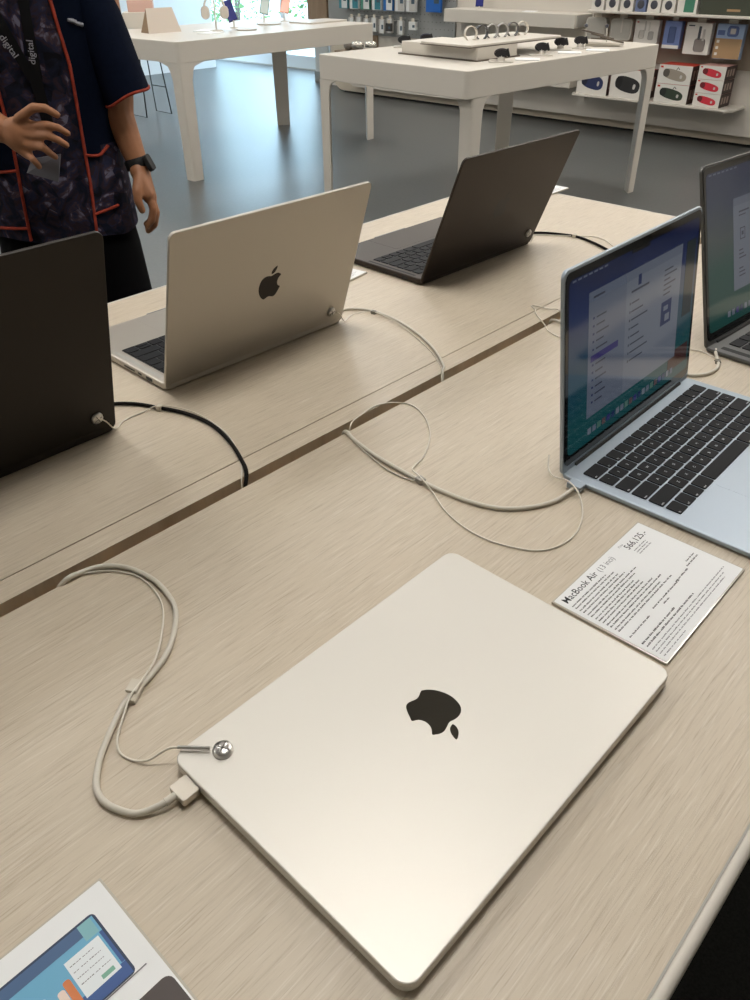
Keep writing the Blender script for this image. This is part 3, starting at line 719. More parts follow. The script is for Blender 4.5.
finger([KN[3], G(32, 163, 1.735), G(36, 168, 1.742), G(38, 171, 1.750)], .0082, .0064)
body = b.build('body', person); remesh(body, .0034, 4)

# hair, eyes
b = MB(); HAIR = mat('black_hair', (20, 18, 18), .6)
b.ball((0, .012, 1.610), (.086, .095, .108), HAIR, 24); b.ball((0, .05, 1.53), (.070, .060, .075), HAIR, 18); o = b.build('hair', person)
for sx in (-1, 1): b = MB(); b.ball((sx*.030, -.086, 1.588), (.012, .008, .007), mat('eye_white', (220, 216, 210), .3), 12); b.ball((sx*.030, -.0925, 1.588), (.005, .003, .005), RUBBER, 10); b.build('eye', person)

# shirt torso
def sect(z):
    tab = [(.742, .172, .130), (.80, .172, .129), (.88, .170, .127), (.95, .168, .124), (1.03, .170, .120), (1.12, .176, .122), (1.22, .186, .127), (1.31, .190, .126), (1.37, .172, .110), (1.41, .130, .085), (1.445, .072, .068)]
    for i in range(len(tab)-1):
        if z <= tab[i+1][0]:
            t = (z-tab[i][0])/(tab[i+1][0]-tab[i][0]); t = max(0, t)
            return tab[i][1]+(tab[i+1][1]-tab[i][1])*t, tab[i][2]+(tab[i+1][2]-tab[i][2])*t
    return tab[-1][1:]
def surf(x, z, off=.0):          # point of the front of the shirt
    w_, d_ = sect(z); e_ = 2.4
    q = min(.999, abs(x)/w_); return Vector((x, -(d_+off)*(1-q**e_)**(1/e_), z))
NA = 120
def xline(z, side):              # x of the orange lines on the front
    if side > 0: tab = [(.74, .108), (.80, .110), (.90, .116), (1.0, .118), (1.15, .124), (1.30, .112), (1.43, .06)]
    else: tab = [(.74, -.040), (.80, -.039), (.90, -.034), (1.0, -.028), (1.15, -.030), (1.30, -.036), (1.43, -.045)]
    for i in range(len(tab)-1):
        if z <= tab[i+1][0]:
            t = max(0, (z-tab[i][0])/(tab[i+1][0]-tab[i][0])); return tab[i][1]+(tab[i+1][1]-tab[i][1])*t
    return tab[-1][1]
b = MB(); zs = [.792+.653*i/70 for i in range(71)]; rg = []
rs_ = random.Random(4)
for z in zs:
    w_, d_ = sect(z); ring = []
    for k in range(NA):
        a = 2*math.pi*k/NA; cx_, sy_ = math.cos(a), math.sin(a)
        e_ = 2/2.4; x_ = w_*math.copysign(abs(cx_)**e_, cx_); y_ = d_*math.copysign(abs(sy_)**e_, sy_)
        fold = .0035*math.sin(a*7+z*9)*max(0, 1.15-z)*2+.002*math.sin(a*13-z*22)
        ring.append((x_*(1+fold), y_*(1+fold*1.5), z+(.004*math.sin(a*5) if z < .81 else 0)))
    rg.append(ring)
vs_ = [p for r_ in rg for p in r_]; fN = []; fP = []
for i in range(70):
    for j in range(NA):
        q = (i*NA+j, i*NA+(j+1) % NA, (i+1)*NA+(j+1) % NA, (i+1)*NA+j)
        c_ = sum((Vector(vs_[k]) for k in q), Vector())/4
        front = c_.y < 0 and xline(c_.z, -1) < c_.x < xline(c_.z, 1)
        pocket = c_.z < (.972 if c_.x > 0 else .944)+.02*(c_.x > .145) and not front
        (fP if (front or pocket) else fN).append(q)
o_ = len(b.v); b.add(vs_, fN, NAVY, True); k_ = b.mi(PAT)
for q in fP: b.f.append(q); b.m.append(k_); b.sm.append(True)
b.build('shirt', person)
# sleeves
def sleeve(sx, hem_c, hem_u, out):
    b = MB(); rg = []; top = Vector((sx*.135, 0, 1.375)); n_ = 12
    for i in range(n_+1):
        t = i/n_; c_ = top.lerp(Vector(hem_c), t); wv = Vector((sx*.02, 0, .075)).lerp(Vector(hem_u), min(1, t*1.6)); dv = Vector((0, .072-.008*t, 0)); ring = []
        for k in range(28):
            a = 2*math.pi*k/28; ring.append(tuple(c_+wv*math.cos(a)+dv*math.sin(a)+Vector((0, 0, .003*math.sin(3*a+t*5)))))
        rg.append(ring)
    b.rings(rg, NAVY, True, False); 
    b.rings([[tuple(Vector(p)*.97+Vector(hem_c)*.03) for p in rg[-1]], [tuple(Vector(p)*.80+Vector(hem_c)*.20+Vector((0, 0, .03))) for p in rg[-1]]], NAVY, True, False)
    s_ = b.build('sleeve', person)
    b = MB(); b.tube([Vector(p) for p in rg[-1]]+[Vector(rg[-1][0])], .0032, ORANGE, 6); b.build('sleeve_piping', s_)
HC_ = (F(-.501, 1.093, 1.93)+F(-.598, 1.057, 1.93))/2; HU = (F(-.501, 1.093, 1.93)-F(-.598, 1.057, 1.93))/2
sleeve(1, tuple(HC_), tuple(HU), 1)
sleeve(-1, (-.252, -.045, 1.10), (-.05, -.0, .018), -1)
# piping along vest and pockets
def pipe(pts, r_=.0033, nm='orange_piping'):
    b = MB(); b.tube(pts, r_, ORANGE, 8, r2=r_*1.6); return b.build(nm, person)
for sd in (-1, 1):
    pipe([surf(xline(z, sd), z, .003) for z in [.794+.631*i/50 for i in range(51)]])
pipe([surf(xline(.94, 1)+(.160-xline(.94, 1))*t, .973-.005*math.sin(t*3)+.014*max(0, t-.6)/.4, .003) for t in [i/16 for i in range(16)]])
pipe([surf(xline(.81, 1)+(.160-xline(.81, 1))*t, .846+.010*t, .003) for t in [i/16 for i in range(16)]])
pipe([surf(xline(.92, -1)-(.155+xline(.92, -1))*t, .946-.012*t, .003) for t in [i/16 for i in range(16)]])
pipe([surf(xline(.80, -1)-(.155+xline(.80, -1))*t, .822-.006*t, .003) for t in [i/16 for i in range(16)]])
# embroidered mark on the chest
b = MB(); pts = [surf(.150+dx, 1.222+dz, .0035) for dx, dz in ((-.012, .006), (-.004, .004), (.002, -.001), (.010, -.004))]
b.tube(pts, [.003, .0045, .0036, .0042], mat('embroidery_grey', (150, 152, 160), .8), 8); b.tube([pts[1]+Vector((-.004, -.001, .002)), pts[2]+Vector((.0, -.001, .004))], .0022, mat('embroidery_grey', (150, 152, 160), .8), 6)
b.build('chest_emblem', person)
# trousers
b = MB()
for sx in (-1, 1):
    rg = []
    for z, w_, d_, cx_ in ((.86, .078, .104, .074), (.74, .086, .110, .082), (.60, .082, .100, .096), (.45, .070, .082, .102), (.25, .062, .070, .106), (.07, .058, .066, .108)):
        rg.append([(sx*cx_+w_*math.cos(2*math.pi*k/28), .005+d_*math.sin(2*math.pi*k/28), z) for k in range(28)])
    b.rings(rg, TROU, True, True)
b.build('trousers', person)
for sx in (-1, 1):
    b = MB(); b.slab(0, 0, .095, .27, .045, 0, .022, .003, mat('shoe_sole', (40, 38, 36), .8), n=6)
    b.ball((0, .045, .045), (.044, .085, .050), mat('black_shoe', (20, 20, 20), .5), 18); b.ball((0, -.06, .030), (.042, .075, .030), mat('black_shoe', (20, 20, 20), .5), 18)
    b.build('shoe', person, (sx*.105, -.045, 0))
# lanyard with lettering and the badge it carries
ln = MB()
def ribbon(pts, w_, off=.007):
    P = [surf(x, z, off) for x, z in pts]; vs = []; fs = []
    for i, p in enumerate(P):
        t = (P[min(i+1, len(P)-1)]-P[max(i-1, 0)]).normalized(); sd = Vector((t.z, 0, -t.x)).normalized()*w_
        vs += [p-sd, p+sd, p+sd+Vector((0, -.0012, 0)), p-sd+Vector((0, -.0012, 0))]
    for i in range(len(P)-1):
        o_ = i*4
        for a, c_ in ((0, 1), (1, 2), (2, 3), (3, 0)): fs.append((o_+a, o_+c_, o_+4+c_, o_+4+a))
    ln.add(vs, fs, BLKF)
VX, VZ = .056, 1.125
ribbon([(-.048+(VX-.006+.048)*t, 1.40-(1.40-VZ)*t) for t in [i/12 for i in range(13)]], .0105)
ribbon([(.078+(VX+.004-.078)*t, 1.42-(1.42-VZ)*t) for t in [i/12 for i in range(13)]], .0105, .0085)
ribbon([(VX+.004*t, VZ+.015-(VZ+.015-1.035)*t) for t in [i/8 for i in range(9)]], .012, .009)
lany = ln.build('lanyard', person)
q = MB(); LT_ = mat('ribbon_lettering', (150, 150, 158), .7)
for txt, x_, z_, ang in (('digital', .010, 1.205, -62), ('digital', .060, 1.152, 84)):
    v, f_ = text_geo(txt, .019, .0003); p = surf(x_, z_, .0115 if ang < 0 else .0130)
    q.add([tuple(Matrix.Translation(p) @ Matrix.Rotation(R(ang), 4, 'Y').inverted() @ Vector((a, 0, c_-.005))) for a, c_, _ in v], f_, LT_)
q.build('ribbon_lettering', lany)
b = MB(); p = surf(VX+.004, 1.03, .013); b.tube([p, p+Vector((.002, -.005, -.016))], .004, STEEL, 8); b.ball(p+Vector((.006, -.004, -.022)), .0045, STEEL, 10); b.build('lanyard_clip', lany)
bd = [F(-.808, .932, 1.77), F(-.734, .947, 1.765), F(-.753, .895, 1.765), F(-.816, .914, 1.77)]
bd = [F(-.800, .945, 1.790), F(-.730, .955, 1.785), F(-.750, .893, 1.765), F(-.820, .914, 1.768)]
b = MB(); vs = [tuple(p) for p in bd]+[tuple(p+Vector((0, .003, 0))) for p in bd]
b.add(vs, [(3, 2, 1, 0), (4, 5, 6, 7), (0, 1, 5, 4), (1, 2, 6, 5), (2, 3, 7, 6), (3, 0, 4, 7)], mat('badge_plastic', (112, 112, 120), .4))
b.build('badge', lany)
# wristwatch
wc = F(-.5535, .9335, 1.925); ax_ = (F(-.578, 1.04, 1.94)-W1).normalized(); Mw = Matrix.Translation(wc) @ ax_.to_track_quat('Z', 'Y').to_matrix().to_4x4()
b = MB(); rg = []
for rr, zz in ((.0275, -.011), (.0295, -.009), (.0295, .009), (.0275, .011)): rg.append([(rr*math.cos(2*math.pi*k/24), rr*.98*math.sin(2*math.pi*k/24), zz) for k in range(24)])
b.rings(rg, RUBBER, True, True, Mw); wt = b.build('wristwatch', person)
b = MB(); b.slab(0, 0, .036, .032, .008, -.002, .009, .002, RUBBER, Matrix.Translation(wc+Vector((.027, -.012, .002))) @ Matrix.Rotation(R(66), 4, 'Y') @ Matrix.Rotation(R(0), 4, 'Z'), n=4); b.build('watch_case', wt)

# ------------------------------------------------------------------ wall display on the right
BEIGE = mat('beige_laminate', (196, 185, 166), .55); PEG = mat('grey_pegboard', (140, 142, 140), .6); OAKD = wood_mat('brown_oak_column', (134, 112, 88), (96, 78, 60), (150, 130, 106), .6, 60, 3)
def yz_panel(y0, y1, z0, z1, x0, x1, r_, m, name, kids=None):
    pts = []; n_ = 8
    for i in range(n_+1):
        a = R(90*i/n_); pts.append((y1-r_+r_*math.sin(a), z0+r_-r_*math.cos(a)))
    pts += [(y1, z1), (y0, z1), (y0, z0)]
    b = MB(); k = len(pts); b.add([(x0, y, z) for y, z in pts]+[(x1, y, z) for y, z in pts], [tuple(range(k)), tuple(range(k, 2*k))[::-1]]+[(i, i+k, (i+1) % k+k, (i+1) % k) for i in range(k)], m)
    return b.build(name)
struct(yz_panel(RY0+.02, 7.30, .018, 2.6, 7.10, 7.42, .17, BEIGE, 'trim_2'))
sbox('shadow_line_right', (7.13, 7.42, RY0+.02, 7.14, 0, .018), RUBBER)  # dark strip painted in for the shadow line beneath the beige panel
struct(yz_panel(RY0+.02, 6.97, .085, 2.55, 7.02, 7.099, .10, WHITEW, 'trim_3'))
sbox('trim_4', (7.05, 7.42, 7.31, 7.62, .62, 2.6), OAKD)
b = MB(); b.box(7.0, 7.018, 5.46, 6.96, .60, 2.3, PEG); b.box(7.06, 7.098, 6.975, 7.29, .60, 2.3, PEG)
for r_i in range(10):
    for c_i in range(28): b.lathe([(.004, 0), (.004, .0006)], RUBBER, 6, T(6.9995, 5.49+.052*c_i, .63+.06*r_i, ry=R(90)))
pb = tag(b.build('pegboard'), 'grey pegboard panel carrying rows of hanging accessory packs', 'pegboard')
# hanging packs on the pegboard
def pack(label, y, z0, w_, h_, cols, grp, x=6.93, dpt=.03, hook=True, rot_=0.):
    rt = thing('accessory_pack', label, 'accessory pack', (x, y, z0), 0, grp)
    A_, B_ = cols
    b = MB(); b.box(-dpt, 0, -w_/2, w_/2, 0, h_, mat('pack_%s' % A_[0], A_[1], .4)); b.build('box', rt)
    b = MB(); b.box(-dpt-.001, -dpt, -w_*.5, w_*.18, h_*.02, h_*.98, mat('pack_%s' % B_[0], B_[1], .4)); b.box(-dpt-.0015, -dpt-.001, -w_*.40, -w_*.05, h_*.30, h_*.62, mat('pack_print_dark', (60, 80, 92), .4)); b.build('printed_front', rt)
    b = MB(); b.box(-dpt*.6, -dpt*.5, -w_*.22, w_*.22, h_, h_+.03, TAPE); b.tube([(6.9994-x, 0, h_+.018), (-dpt-.02, 0, h_+.018)], .0025, STEEL, 6); b.build('hang_tab', rt)
    return rt
TEAL = ('teal', (52, 122, 134)); WHT = ('white', (206, 208, 206)); GRN_ = ('green', (70, 130, 112)); NB = ('blue', (30, 96, 160)); SLV = ('silver', (180, 178, 172))
ys = [6.90, 6.74, 6.58, 6.42, 6.26, 6.10, 5.95]
for i, y in enumerate(ys):
    nm = ['teal and white', 'white and teal', 'green and white', 'white and teal', 'blue and white', 'plain white', 'plain white'][i]
    cs = [(TEAL, WHT), (WHT, TEAL), (GRN_, WHT), (WHT, TEAL), (NB, WHT), (WHT, SLV), (WHT, SLV)][i]
    lb = {0: 'teal and white pack at the window end of the upper pegboard row', 1: 'white pack with teal front, second from the window end of the upper pegboard row', 2: 'green and white pack in the upper pegboard row', 3: 'white pack with teal front, right of the green pack on the pegboard', 4: 'blue and white pack in the upper pegboard row', 5: 'plain white pack right of the blue and white pack on the pegboard', 6: 'plain white pack beside the big bright blue pack on the pegboard'}[i]
    pack(lb, y, .835, .12, .22, cs, 'accessory packs on the pegboard')
pack('wide bright blue pack hanging at the right end of the pegboard', 5.665, .84, .18, .24, (('bright_blue', (24, 92, 172)), ('bright_blue', (24, 92, 172))), 'accessory packs on the pegboard')
for i, y in enumerate([6.80, 6.69, 6.58, 6.47, 6.36, 6.25, 6.10]):
    pack('slim silver-white pack in the lower row of the pegboard', y, .630+.01*(i % 2), .07, .125, (SLV, WHT), 'slim packs in the lower pegboard row', x=6.94)
pack('small black pack hanging low on the pegboard', 6.20, .66, .07, .07, (('black', (50, 48, 46)), ('black', (50, 48, 46))), 'accessory packs on the pegboard', x=6.87)
pack('small white pack with black print low at the end of the pegboard', 5.93, .68, .09, .07, (WHT, WHT), 'accessory packs on the pegboard', x=6.93)
# grey pouches on a low shelf left of the pegboard
t_ = thing('low_shelf', 'low brown shelf holding grey pouches between the two white tables', 'shelf', (0, 0, 0))
b = MB(); b.box(6.80, 7.015, 6.50, 6.95, .435, .450, OAKD); b.build('shelf_board', t_)
b = MB(); b.box(7.003, 7.018, 6.50, 6.95, .450, .598, OAKD); b.build('back_board', t_)
for i, y in enumerate((6.58, 6.70, 6.82)):
    b = MB(); b.ball((0, 0, .049), (.06, .052, .047), mat('pouch_grey', (132, 124, 114), .7), 16); b.tube([(-.02, -.03, .085), (-.03, 0, .115), (-.02, .03, .085)], .005, mat('pouch_strap', (96, 86, 78), .7), 6)
    tag(b.build('pouch', None, (6.89, y, .450)), 'small grey pouch on the low brown shelf', 'pouch', 'grey pouches on the low shelf')
# box shaped white ledge with a few phones
t_ = thing('wall_shelf', 'long white box shaped wall ledge behind the smartwatch table', 'shelf', (0, 0, 0))
b = MB(); b.slab(6.885, 4.70, .27, 1.42, .01, .782, .885, .004, WHITE, n=3); b.build('ledge_box', t_)
b = MB(); b.box(6.77, 7.0, 3.983, 3.9895, .790, .878, GREYGAP); b.build('end_cap', t_)
t_ = thing('wall_shelf', 'short white box ledge low on the wall under the smartwatch table', 'shelf', (0, 0, 0))
b = MB(); b.slab(6.885, 4.50, .27, 1.06, .01, .335, .44, .004, WHITE, n=3); b.build('ledge_box', t_)
b = MB(); b.lathe([(.012, 0), (.012, .003)], RUBBER, 12, T(6.748, 4.12, .385, ry=R(90))); b.build('lock', t_)
def phone(label, x, y, z, rz, tilt, colr, grp, h_=.145, w_=.072, stand=.02):
    rt = thing('phone', label, 'phone', (x, y, z), rz, grp)
    M = T(0, 0, stand) @ Matrix.Rotation(tilt, 4, 'Y') @ Matrix.Rotation(R(-18), 4, 'X')
    b = MB(); b.box(-w_/2, w_/2, -.004, .004, 0, h_, mat('phone_'+colr[0], colr[1], .25, .3), M, b=.003); b.build('phone_body', rt)
    b = MB(); b.box(-w_*.42, w_*.42, -.0052, -.0040, h_*.05, h_*.95, mat('phone_face_'+colr[0], colr[2], .15), M); b.build('phone_face', rt)
    b = MB(); b.lathe([(.035, 0), (.035, .004), (.008, .008), (.006, stand+.004)], WHITE, 18); b.tube([(0, 0, .005), (0, .02, stand+.05)], .005, WHITE, 8); b.build('stand', rt)
    return rt
phone('small navy phone on a stand on the wall ledge', 6.86, 5.08, .885, R(-60), 0, ('navy', (40, 44, 96), (48, 52, 120)), 'phones on stands')
b = MB(); b.slab(0, 0, .16, .11, .004, 0, .004, .001, PAPER, n=2); b.build('card_tmp')
o = bpy.data.objects['card_tmp']; o.name = 'price_card'; o.location = (6.86, 4.52, .885); o.rotation_euler = (0, 0, R(20)); tag(o, 'white card lying on the wall ledge', 'price card')
# shelves and boxes of the right bay
BAY = mat('taupe_bay_panel', (150, 136, 120), .6)
struct(yz_panel(2.50, 3.96, .55, 2.3, 7.0, 7.019, .02, BAY, 'trim_5'))
for lb, y0_, y1_, z_ in (('white wall shelf carrying the speaker boxes', 2.50, 3.93, .310), ('white upper wall shelf above the hanging headphone packs', .60, 3.88, .925)):
    t_ = thing('wall_shelf', lb, 'shelf', (0, 0, 0), 0, 'white wall shelves')
    b = MB(); b.slab(6.86, (y0_+y1_)/2, .31, y1_-y0_, .05, z_-.018, z_, .004, WHITE, n=6); b.build('shelf_board', t_)
    for yy in (y0_+.1, y1_-.1): b = MB(); b.box(6.80, 7.0, yy-.004, yy+.004, z_-.045, z_-.018, WHITE); b.build('bracket', t_)
BOXW = mat('carton_white', (212, 208, 200), .5); BOXR = mat('carton_red', (190, 62, 46), .5); BOXD = mat('carton_dark', (62, 44, 40), .5)
def spk_box(label, y0_, y1_, z_, h_, colr, pic, top=None, dep=.20, fx=6.74, lay='wide'):
    rt = thing('speaker_box', label, 'speaker box', (0, 0, 0), 0, 'speaker boxes on the wall shelf')
    w_ = y1_-y0_; yc = (y0_+y1_)/2
    b = MB(); b.box(fx+.0012, fx+dep, y0_+.0012, y1_, z_+.0005, z_+h_-.0015, BOXW if top is None else top); b.build('box', rt)
    b = MB(); b.box(fx, fx+.0012, y0_+.0012, y1_, z_+.0005, z_+h_-.0015, BOXW); b.build('printed_front', rt)
    b = MB(); b.box(fx+.0012, fx+dep, y0_, y0_+.0012, z_+.0005, z_+h_-.0015, BOXD)
    for k in range(3): b.box(fx+.03+.05*k, fx+.06+.05*k, y0_-.0005, y0_, z_+h_*.25, z_+h_*.75, mat('carton_pale_print', (160, 140, 128), .5))
    b.build('dark_side', rt)
    # picture of a rounded speaker, slightly raised print
    b = MB(); n_ = 28; pm = mat('speaker_print_'+colr[0], colr[1], .5); pd = mat('speaker_print_shade_'+colr[0], tuple(int(v*.55) for v in colr[1]), .5)
    a_, c_ = w_*.36, h_*.27; zc = z_+h_*.48; tl = R(10)
    def ell(cy, cz, ra, rb, m, dx):
        pts = []
        for k in range(n_):
            t = 2*math.pi*k/n_; u_ = math.copysign(abs(math.cos(t))**.75, math.cos(t))*ra; v_ = math.copysign(abs(math.sin(t))**.75, math.sin(t))*rb
            pts.append((fx-dx, cy+u_*math.cos(tl)-v_*math.sin(tl), cz+u_*math.sin(tl)+v_*math.cos(tl)))
        b.add(pts, [tuple(range(n_))[::-1]], m)
    ell(yc, zc, a_, c_, pm, .0006); ell(yc+a_*.70, zc+a_*.12, a_*.26, c_*.78, pd, .0009); ell(yc-a_*.55, zc-a_*.1, a_*.10, c_*.35, mat('speaker_print_ring', (190, 186, 180), .5), .0009)
    b.box(fx-.0006, fx, y1_-w_*.13, y1_-w_*.05, z_+h_*.82, z_+h_*.92, mat('logo_print_red', (190, 60, 40), .5))
    if pic == 'strap': b.tube([(fx-.001, yc-.01, zc+c_), (fx-.001, yc-.02, zc+c_*1.5), (fx-.001, yc-.035, zc+c_*1.1)], .003, pd, 6)
    b.build('speaker_picture', rt); return rt
spk_box('white carton with a navy speaker picture, at the left end of the speaker shelf', 3.60, 3.89, .310, .20, ('navy', (34, 44, 84)), 'p')
spk_box('carton with orange-red top and a black speaker picture', 3.26, 3.575, .310, .21, ('black', (34, 34, 34)), 'p', BOXR)
spk_box('lower carton with a dark green speaker picture, second stack', 2.885, 3.165, .310, .135, ('green', (46, 58, 44)), 'strap', BOXR)
spk_box('upper carton with a grey speaker picture, on the dark green speaker one', 2.885, 3.165, .446, .135, ('grey', (150, 140, 126)), 'strap', BOXR)
for k, w3 in enumerate(('lowest', 'middle', 'topmost')):
    spk_box(w3+' of the three small cartons with a red speaker picture', 2.620, 2.835, .310+.0955*k, .095, ('red', (196, 42, 58)), 'p', mat('carton_pink', (196, 150, 140), .5))
# headphone packs hanging under the upper shelf
def hang(label, y0_, y1_, z0_, z1_, base, art, rnd_=.004):
    rt = thing('headphone_pack', label, 'headphone pack', (6.84, (y0_+y1_)/2, z0_), 0, 'headphone packs hanging under the upper shelf')
    w_, h_ = y1_-y0_, z1_-z0_
    M = Matrix.Rotation(R(-90), 4, 'Z') @ Matrix.Rotation(R(90), 4, 'X')      # drawn flat, then stood up facing the shop
    def flat(b, cx, cy, ww, hh, r_, d0, d1, m): b.slab(cx, cy, ww, hh, r_, d0, d1, 0 if r_ < .01 else .004, m, M, n=4)
    b = MB(); flat(b, 0, h_/2, w_, h_, rnd_, -.05, .0, base); b.build('box', rt)
    b = MB(); art(lambda cx, cy, ww, hh, r_, m, lift=.001: flat(b, cx*w_, cy*h_, ww*w_, hh*h_, r_, .0, lift, m)); b.build('printed_front', rt)
    b = MB(); flat(b, 0, h_+.012, w_*.34, .03, .004, -.026, -.022, TAPE); b.tube([(.02, 0, h_+.014), (.159, 0, h_+.014)], .003, STEEL, 6); b.build('hang_tab', rt)
g1 = mat('print_pale_grey', (176, 172, 166), .5); g2 = mat('print_mid_grey', (128, 120, 114), .5); bl_ = mat('print_periwinkle', (112, 130, 180), .5); bd_ = mat('print_steel_blue', (78, 96, 140), .5)
kr = mat('print_kraft_brown', (160, 130, 94), .5); lb_ = mat('print_light_blue', (140, 160, 190), .5); dk = mat('print_charcoal', (60, 62, 70), .5)
def cups(p, cx=.0, cy=.42, s=.30, m=g1, m2=g2):
    p(cx-s*.55, cy, s*.62, s*1.0, .012, m, .0012); p(cx+s*.62, cy-.03, s*.62, s*1.0, .012, m2, .0013); p(cx-s*.2, cy+s*1.0, s*.16, s*1.1, .004, m2, .0015); p(cx+s*.30, cy+s*.95, s*.16, s*1.0, .004, m, .0016)
CASE = mat('pale_grey_case', (190, 186, 176), .5)
hang('pale grey rounded case hanging at the left end under the upper shelf', 3.745, 3.935, .720, .868, CASE, lambda p: p(0, .5, .86, .84, .02, mat('pale_grey_case_front', (180, 176, 166), .5), .003), .028)
hang('pale grey rounded case with a white cord, second under the upper shelf', 3.510, 3.705, .715, .868, CASE, lambda p: (p(0, .5, .86, .84, .02, mat('pale_grey_case_front', (180, 176, 166), .5), .003), p(.05, .7, .07, .7, .004, WHITE, .006)), .028)
hang('white pack with faint white headphones printed on it', 3.275, 3.480, .690, .868, BOXW, lambda p: (cups(p, .0, .42, .34, mat('print_faint', (196, 192, 184), .5), g1), p(-.40, .90, .08, .05, .002, BOXR)))
hang('narrow periwinkle blue pack hanging under the upper shelf', 3.085, 3.225, .680, .868, bl_, lambda p: (p(.0, .5, .4, .6, .01, bd_), p(0, .07, .99, .12, .001, BOXW)))
hang('white pack with grey headphones printed on it', 2.840, 3.045, .652, .866, BOXW, lambda p: (p(.12, .30, .42, .42, .02, g2, .0012), p(.05, .68, .10, .42, .004, dk, .0014), p(.22, .62, .08, .36, .004, g1, .0015), p(-.30, .90, .24, .04, .001, dk)))
hang('light blue and kraft brown pack hanging at the right under the upper shelf', 2.590, 2.800, .635, .866, lb_, lambda p: (p(0, .30, .99, .58, .001, kr), p(.10, .80, .40, .30, .02, bd_, .0014), p(.10, .80, .22, .18, .01, g1, .0016), p(-.32, .75, .26, .14, .002, bd_), p(-.38, .50, .10, .08, .002, BOXW, .0014), p(-.38, .32, .10, .08, .002, BOXW, .0014), p(-.38, .14, .10, .08, .002, BOXW, .0014)))
# small cartons on the upper shelf
for i, (y0_, y1_, c_) in enumerate(((3.74, 3.85, 0), (3.61, 3.72, 0), (3.48, 3.59, 0), (3.37, 3.46, 1), (3.25, 3.355, 0), (3.13, 3.235, 0))):
    rt = thing('small_carton', 'small pale carton with a dark round print standing on the upper shelf' if not c_ else 'small blue-grey carton among the pale ones on the upper shelf', 'carton', (0, 0, 0), 0, 'small cartons on the upper shelf')
    b = MB(); b.box(6.745, 6.87, y0_, y1_, .9255, 1.07, BOXW if not c_ else mat('carton_blue_grey', (96, 108, 140), .5)); b.build('box', rt)
    b = MB(); b.lathe([(.030, 0), (.030, .0012), (.016, .0014)], dk, 18, T(6.745, (y0_+y1_)/2, .975, ry=R(-90))); b.build('round_print', rt)
rt = thing('small_carton', 'white and green carton on the upper shelf beside the dark green one', 'carton', (0, 0, 0), 0, 'small cartons on the upper shelf')
b = MB(); b.box(6.745, 6.87, 2.955, 3.11, .9255, 1.07, BOXW); b.build('box', rt); b = MB(); b.box(6.744, 6.745, 2.975, 3.055, .935, 1.06, mat('carton_jade', (60, 120, 96), .5)); b.build('printed_front', rt)
rt = thing('large_carton', 'wide dark olive carton at the right of the upper shelf', 'carton', (0, 0, 0))
b = MB(); b.box(6.745, 6.90, 2.42, 2.93, .9255, 1.12, mat('carton_olive', (58, 62, 48), .5)); b.build('box', rt); b = MB(); b.box(6.744, 6.745, 2.62, 2.72, .95, .965, kr); b.build('printed_mark', rt)

# ------------------------------------------------------------------ things on the white tables
def fr(p0, s_):
    n_ = Vector((p0[0], p0[1], 0)).normalized(); rr = Vector((n_.y, -n_.x, 0)); return Vector((p0[0], p0[1], WT))+rr*s_, math.atan2(rr.y, rr.x)
# A: case, boxes, headphones, phones, tablet
p, a = fr((3.95, 5.5), -.235)
CS = mat('beige_folio', (198, 186, 172), .6)
t_ = thing('folio_case', 'beige tablet folio case folded up like a tent on the far white table', 'case', p, a+.5)
b = MB(); v = [(-.13, -.055, .0), (.13, -.055, 0), (.105, 0, .150), (-.10, 0, .150)]
b.add(v+[(x, y+.006, z) for x, y, z in v], [(0, 1, 2, 3), (7, 6, 5, 4), (0, 4, 5, 1), (1, 5, 6, 2), (2, 6, 7, 3), (3, 7, 4, 0)], CS); b.build('front_cover', t_)
b = MB(); v = [(-.13, .075, .0), (.13, .075, 0), (.105, .007, .150), (-.10, .007, .150)]
b.add(v+[(x, y-.006, z) for x, y, z in v], [(3, 2, 1, 0), (4, 5, 6, 7), (1, 5, 4, 0), (2, 6, 5, 1), (3, 7, 6, 2), (0, 4, 7, 3)], CS); b.build('back_cover', t_)
b = MB(); v = [(-.13, -.05, 0), (-.13, .07, 0), (-.103, .004, .145)]; b.add(v+[(x+.004, y, z) for x, y, z in v], [(0, 1, 2), (5, 4, 3), (0, 3, 4, 1), (1, 4, 5, 2), (2, 5, 3, 0)], mat('folio_brown_gusset', (132, 108, 80), .6)); b.build('gusset', t_)
p, a = fr((4.4, 5.72), -.62)
b = MB(); b.slab(0, 0, .28, .20, .01, 0, .105, .003, WHITE, n=3); tag(b.build('display_block', None, p, (0, 0, a)), 'white block under the pale pink carton on the far white table', 'display block')
b = MB(); b.slab(0, 0, .19, .12, .006, 0, .075, .002, mat('carton_blush', (206, 170, 156), .5), n=3); tag(b.build('carton', None, p+Vector((0, 0, .1055)), (0, 0, a)), 'pale pink carton on the white block behind the folio case', 'carton')
p, a = fr((4.15, 5.35), -.09)
HPW = mat('headphone_white', (206, 198, 186), .45)
st = thing('headphone_stand', 'white headphone stand on the far white table', 'stand', p, a)
b = MB(); b.lathe([(.05, 0), (.05, .005), (.006, .009), (.006, .205)], WHITE, 20); b.build('pole', st); b = MB(); b.tube([(-.03, 0, .205), (.03, 0, .205)], .006, WHITE, 8); b.build('rest', st)
hp = thing('headphones', 'large off-white headphones hanging on the white stand', 'headphones', p, a)
b = MB(); b.tube([(.070*math.sin(t), 0, .150+.073*math.cos(t)) for t in [R(-100+200*i/20) for i in range(21)]], .008, HPW, 8, r2=.014); b.build('headband', hp)
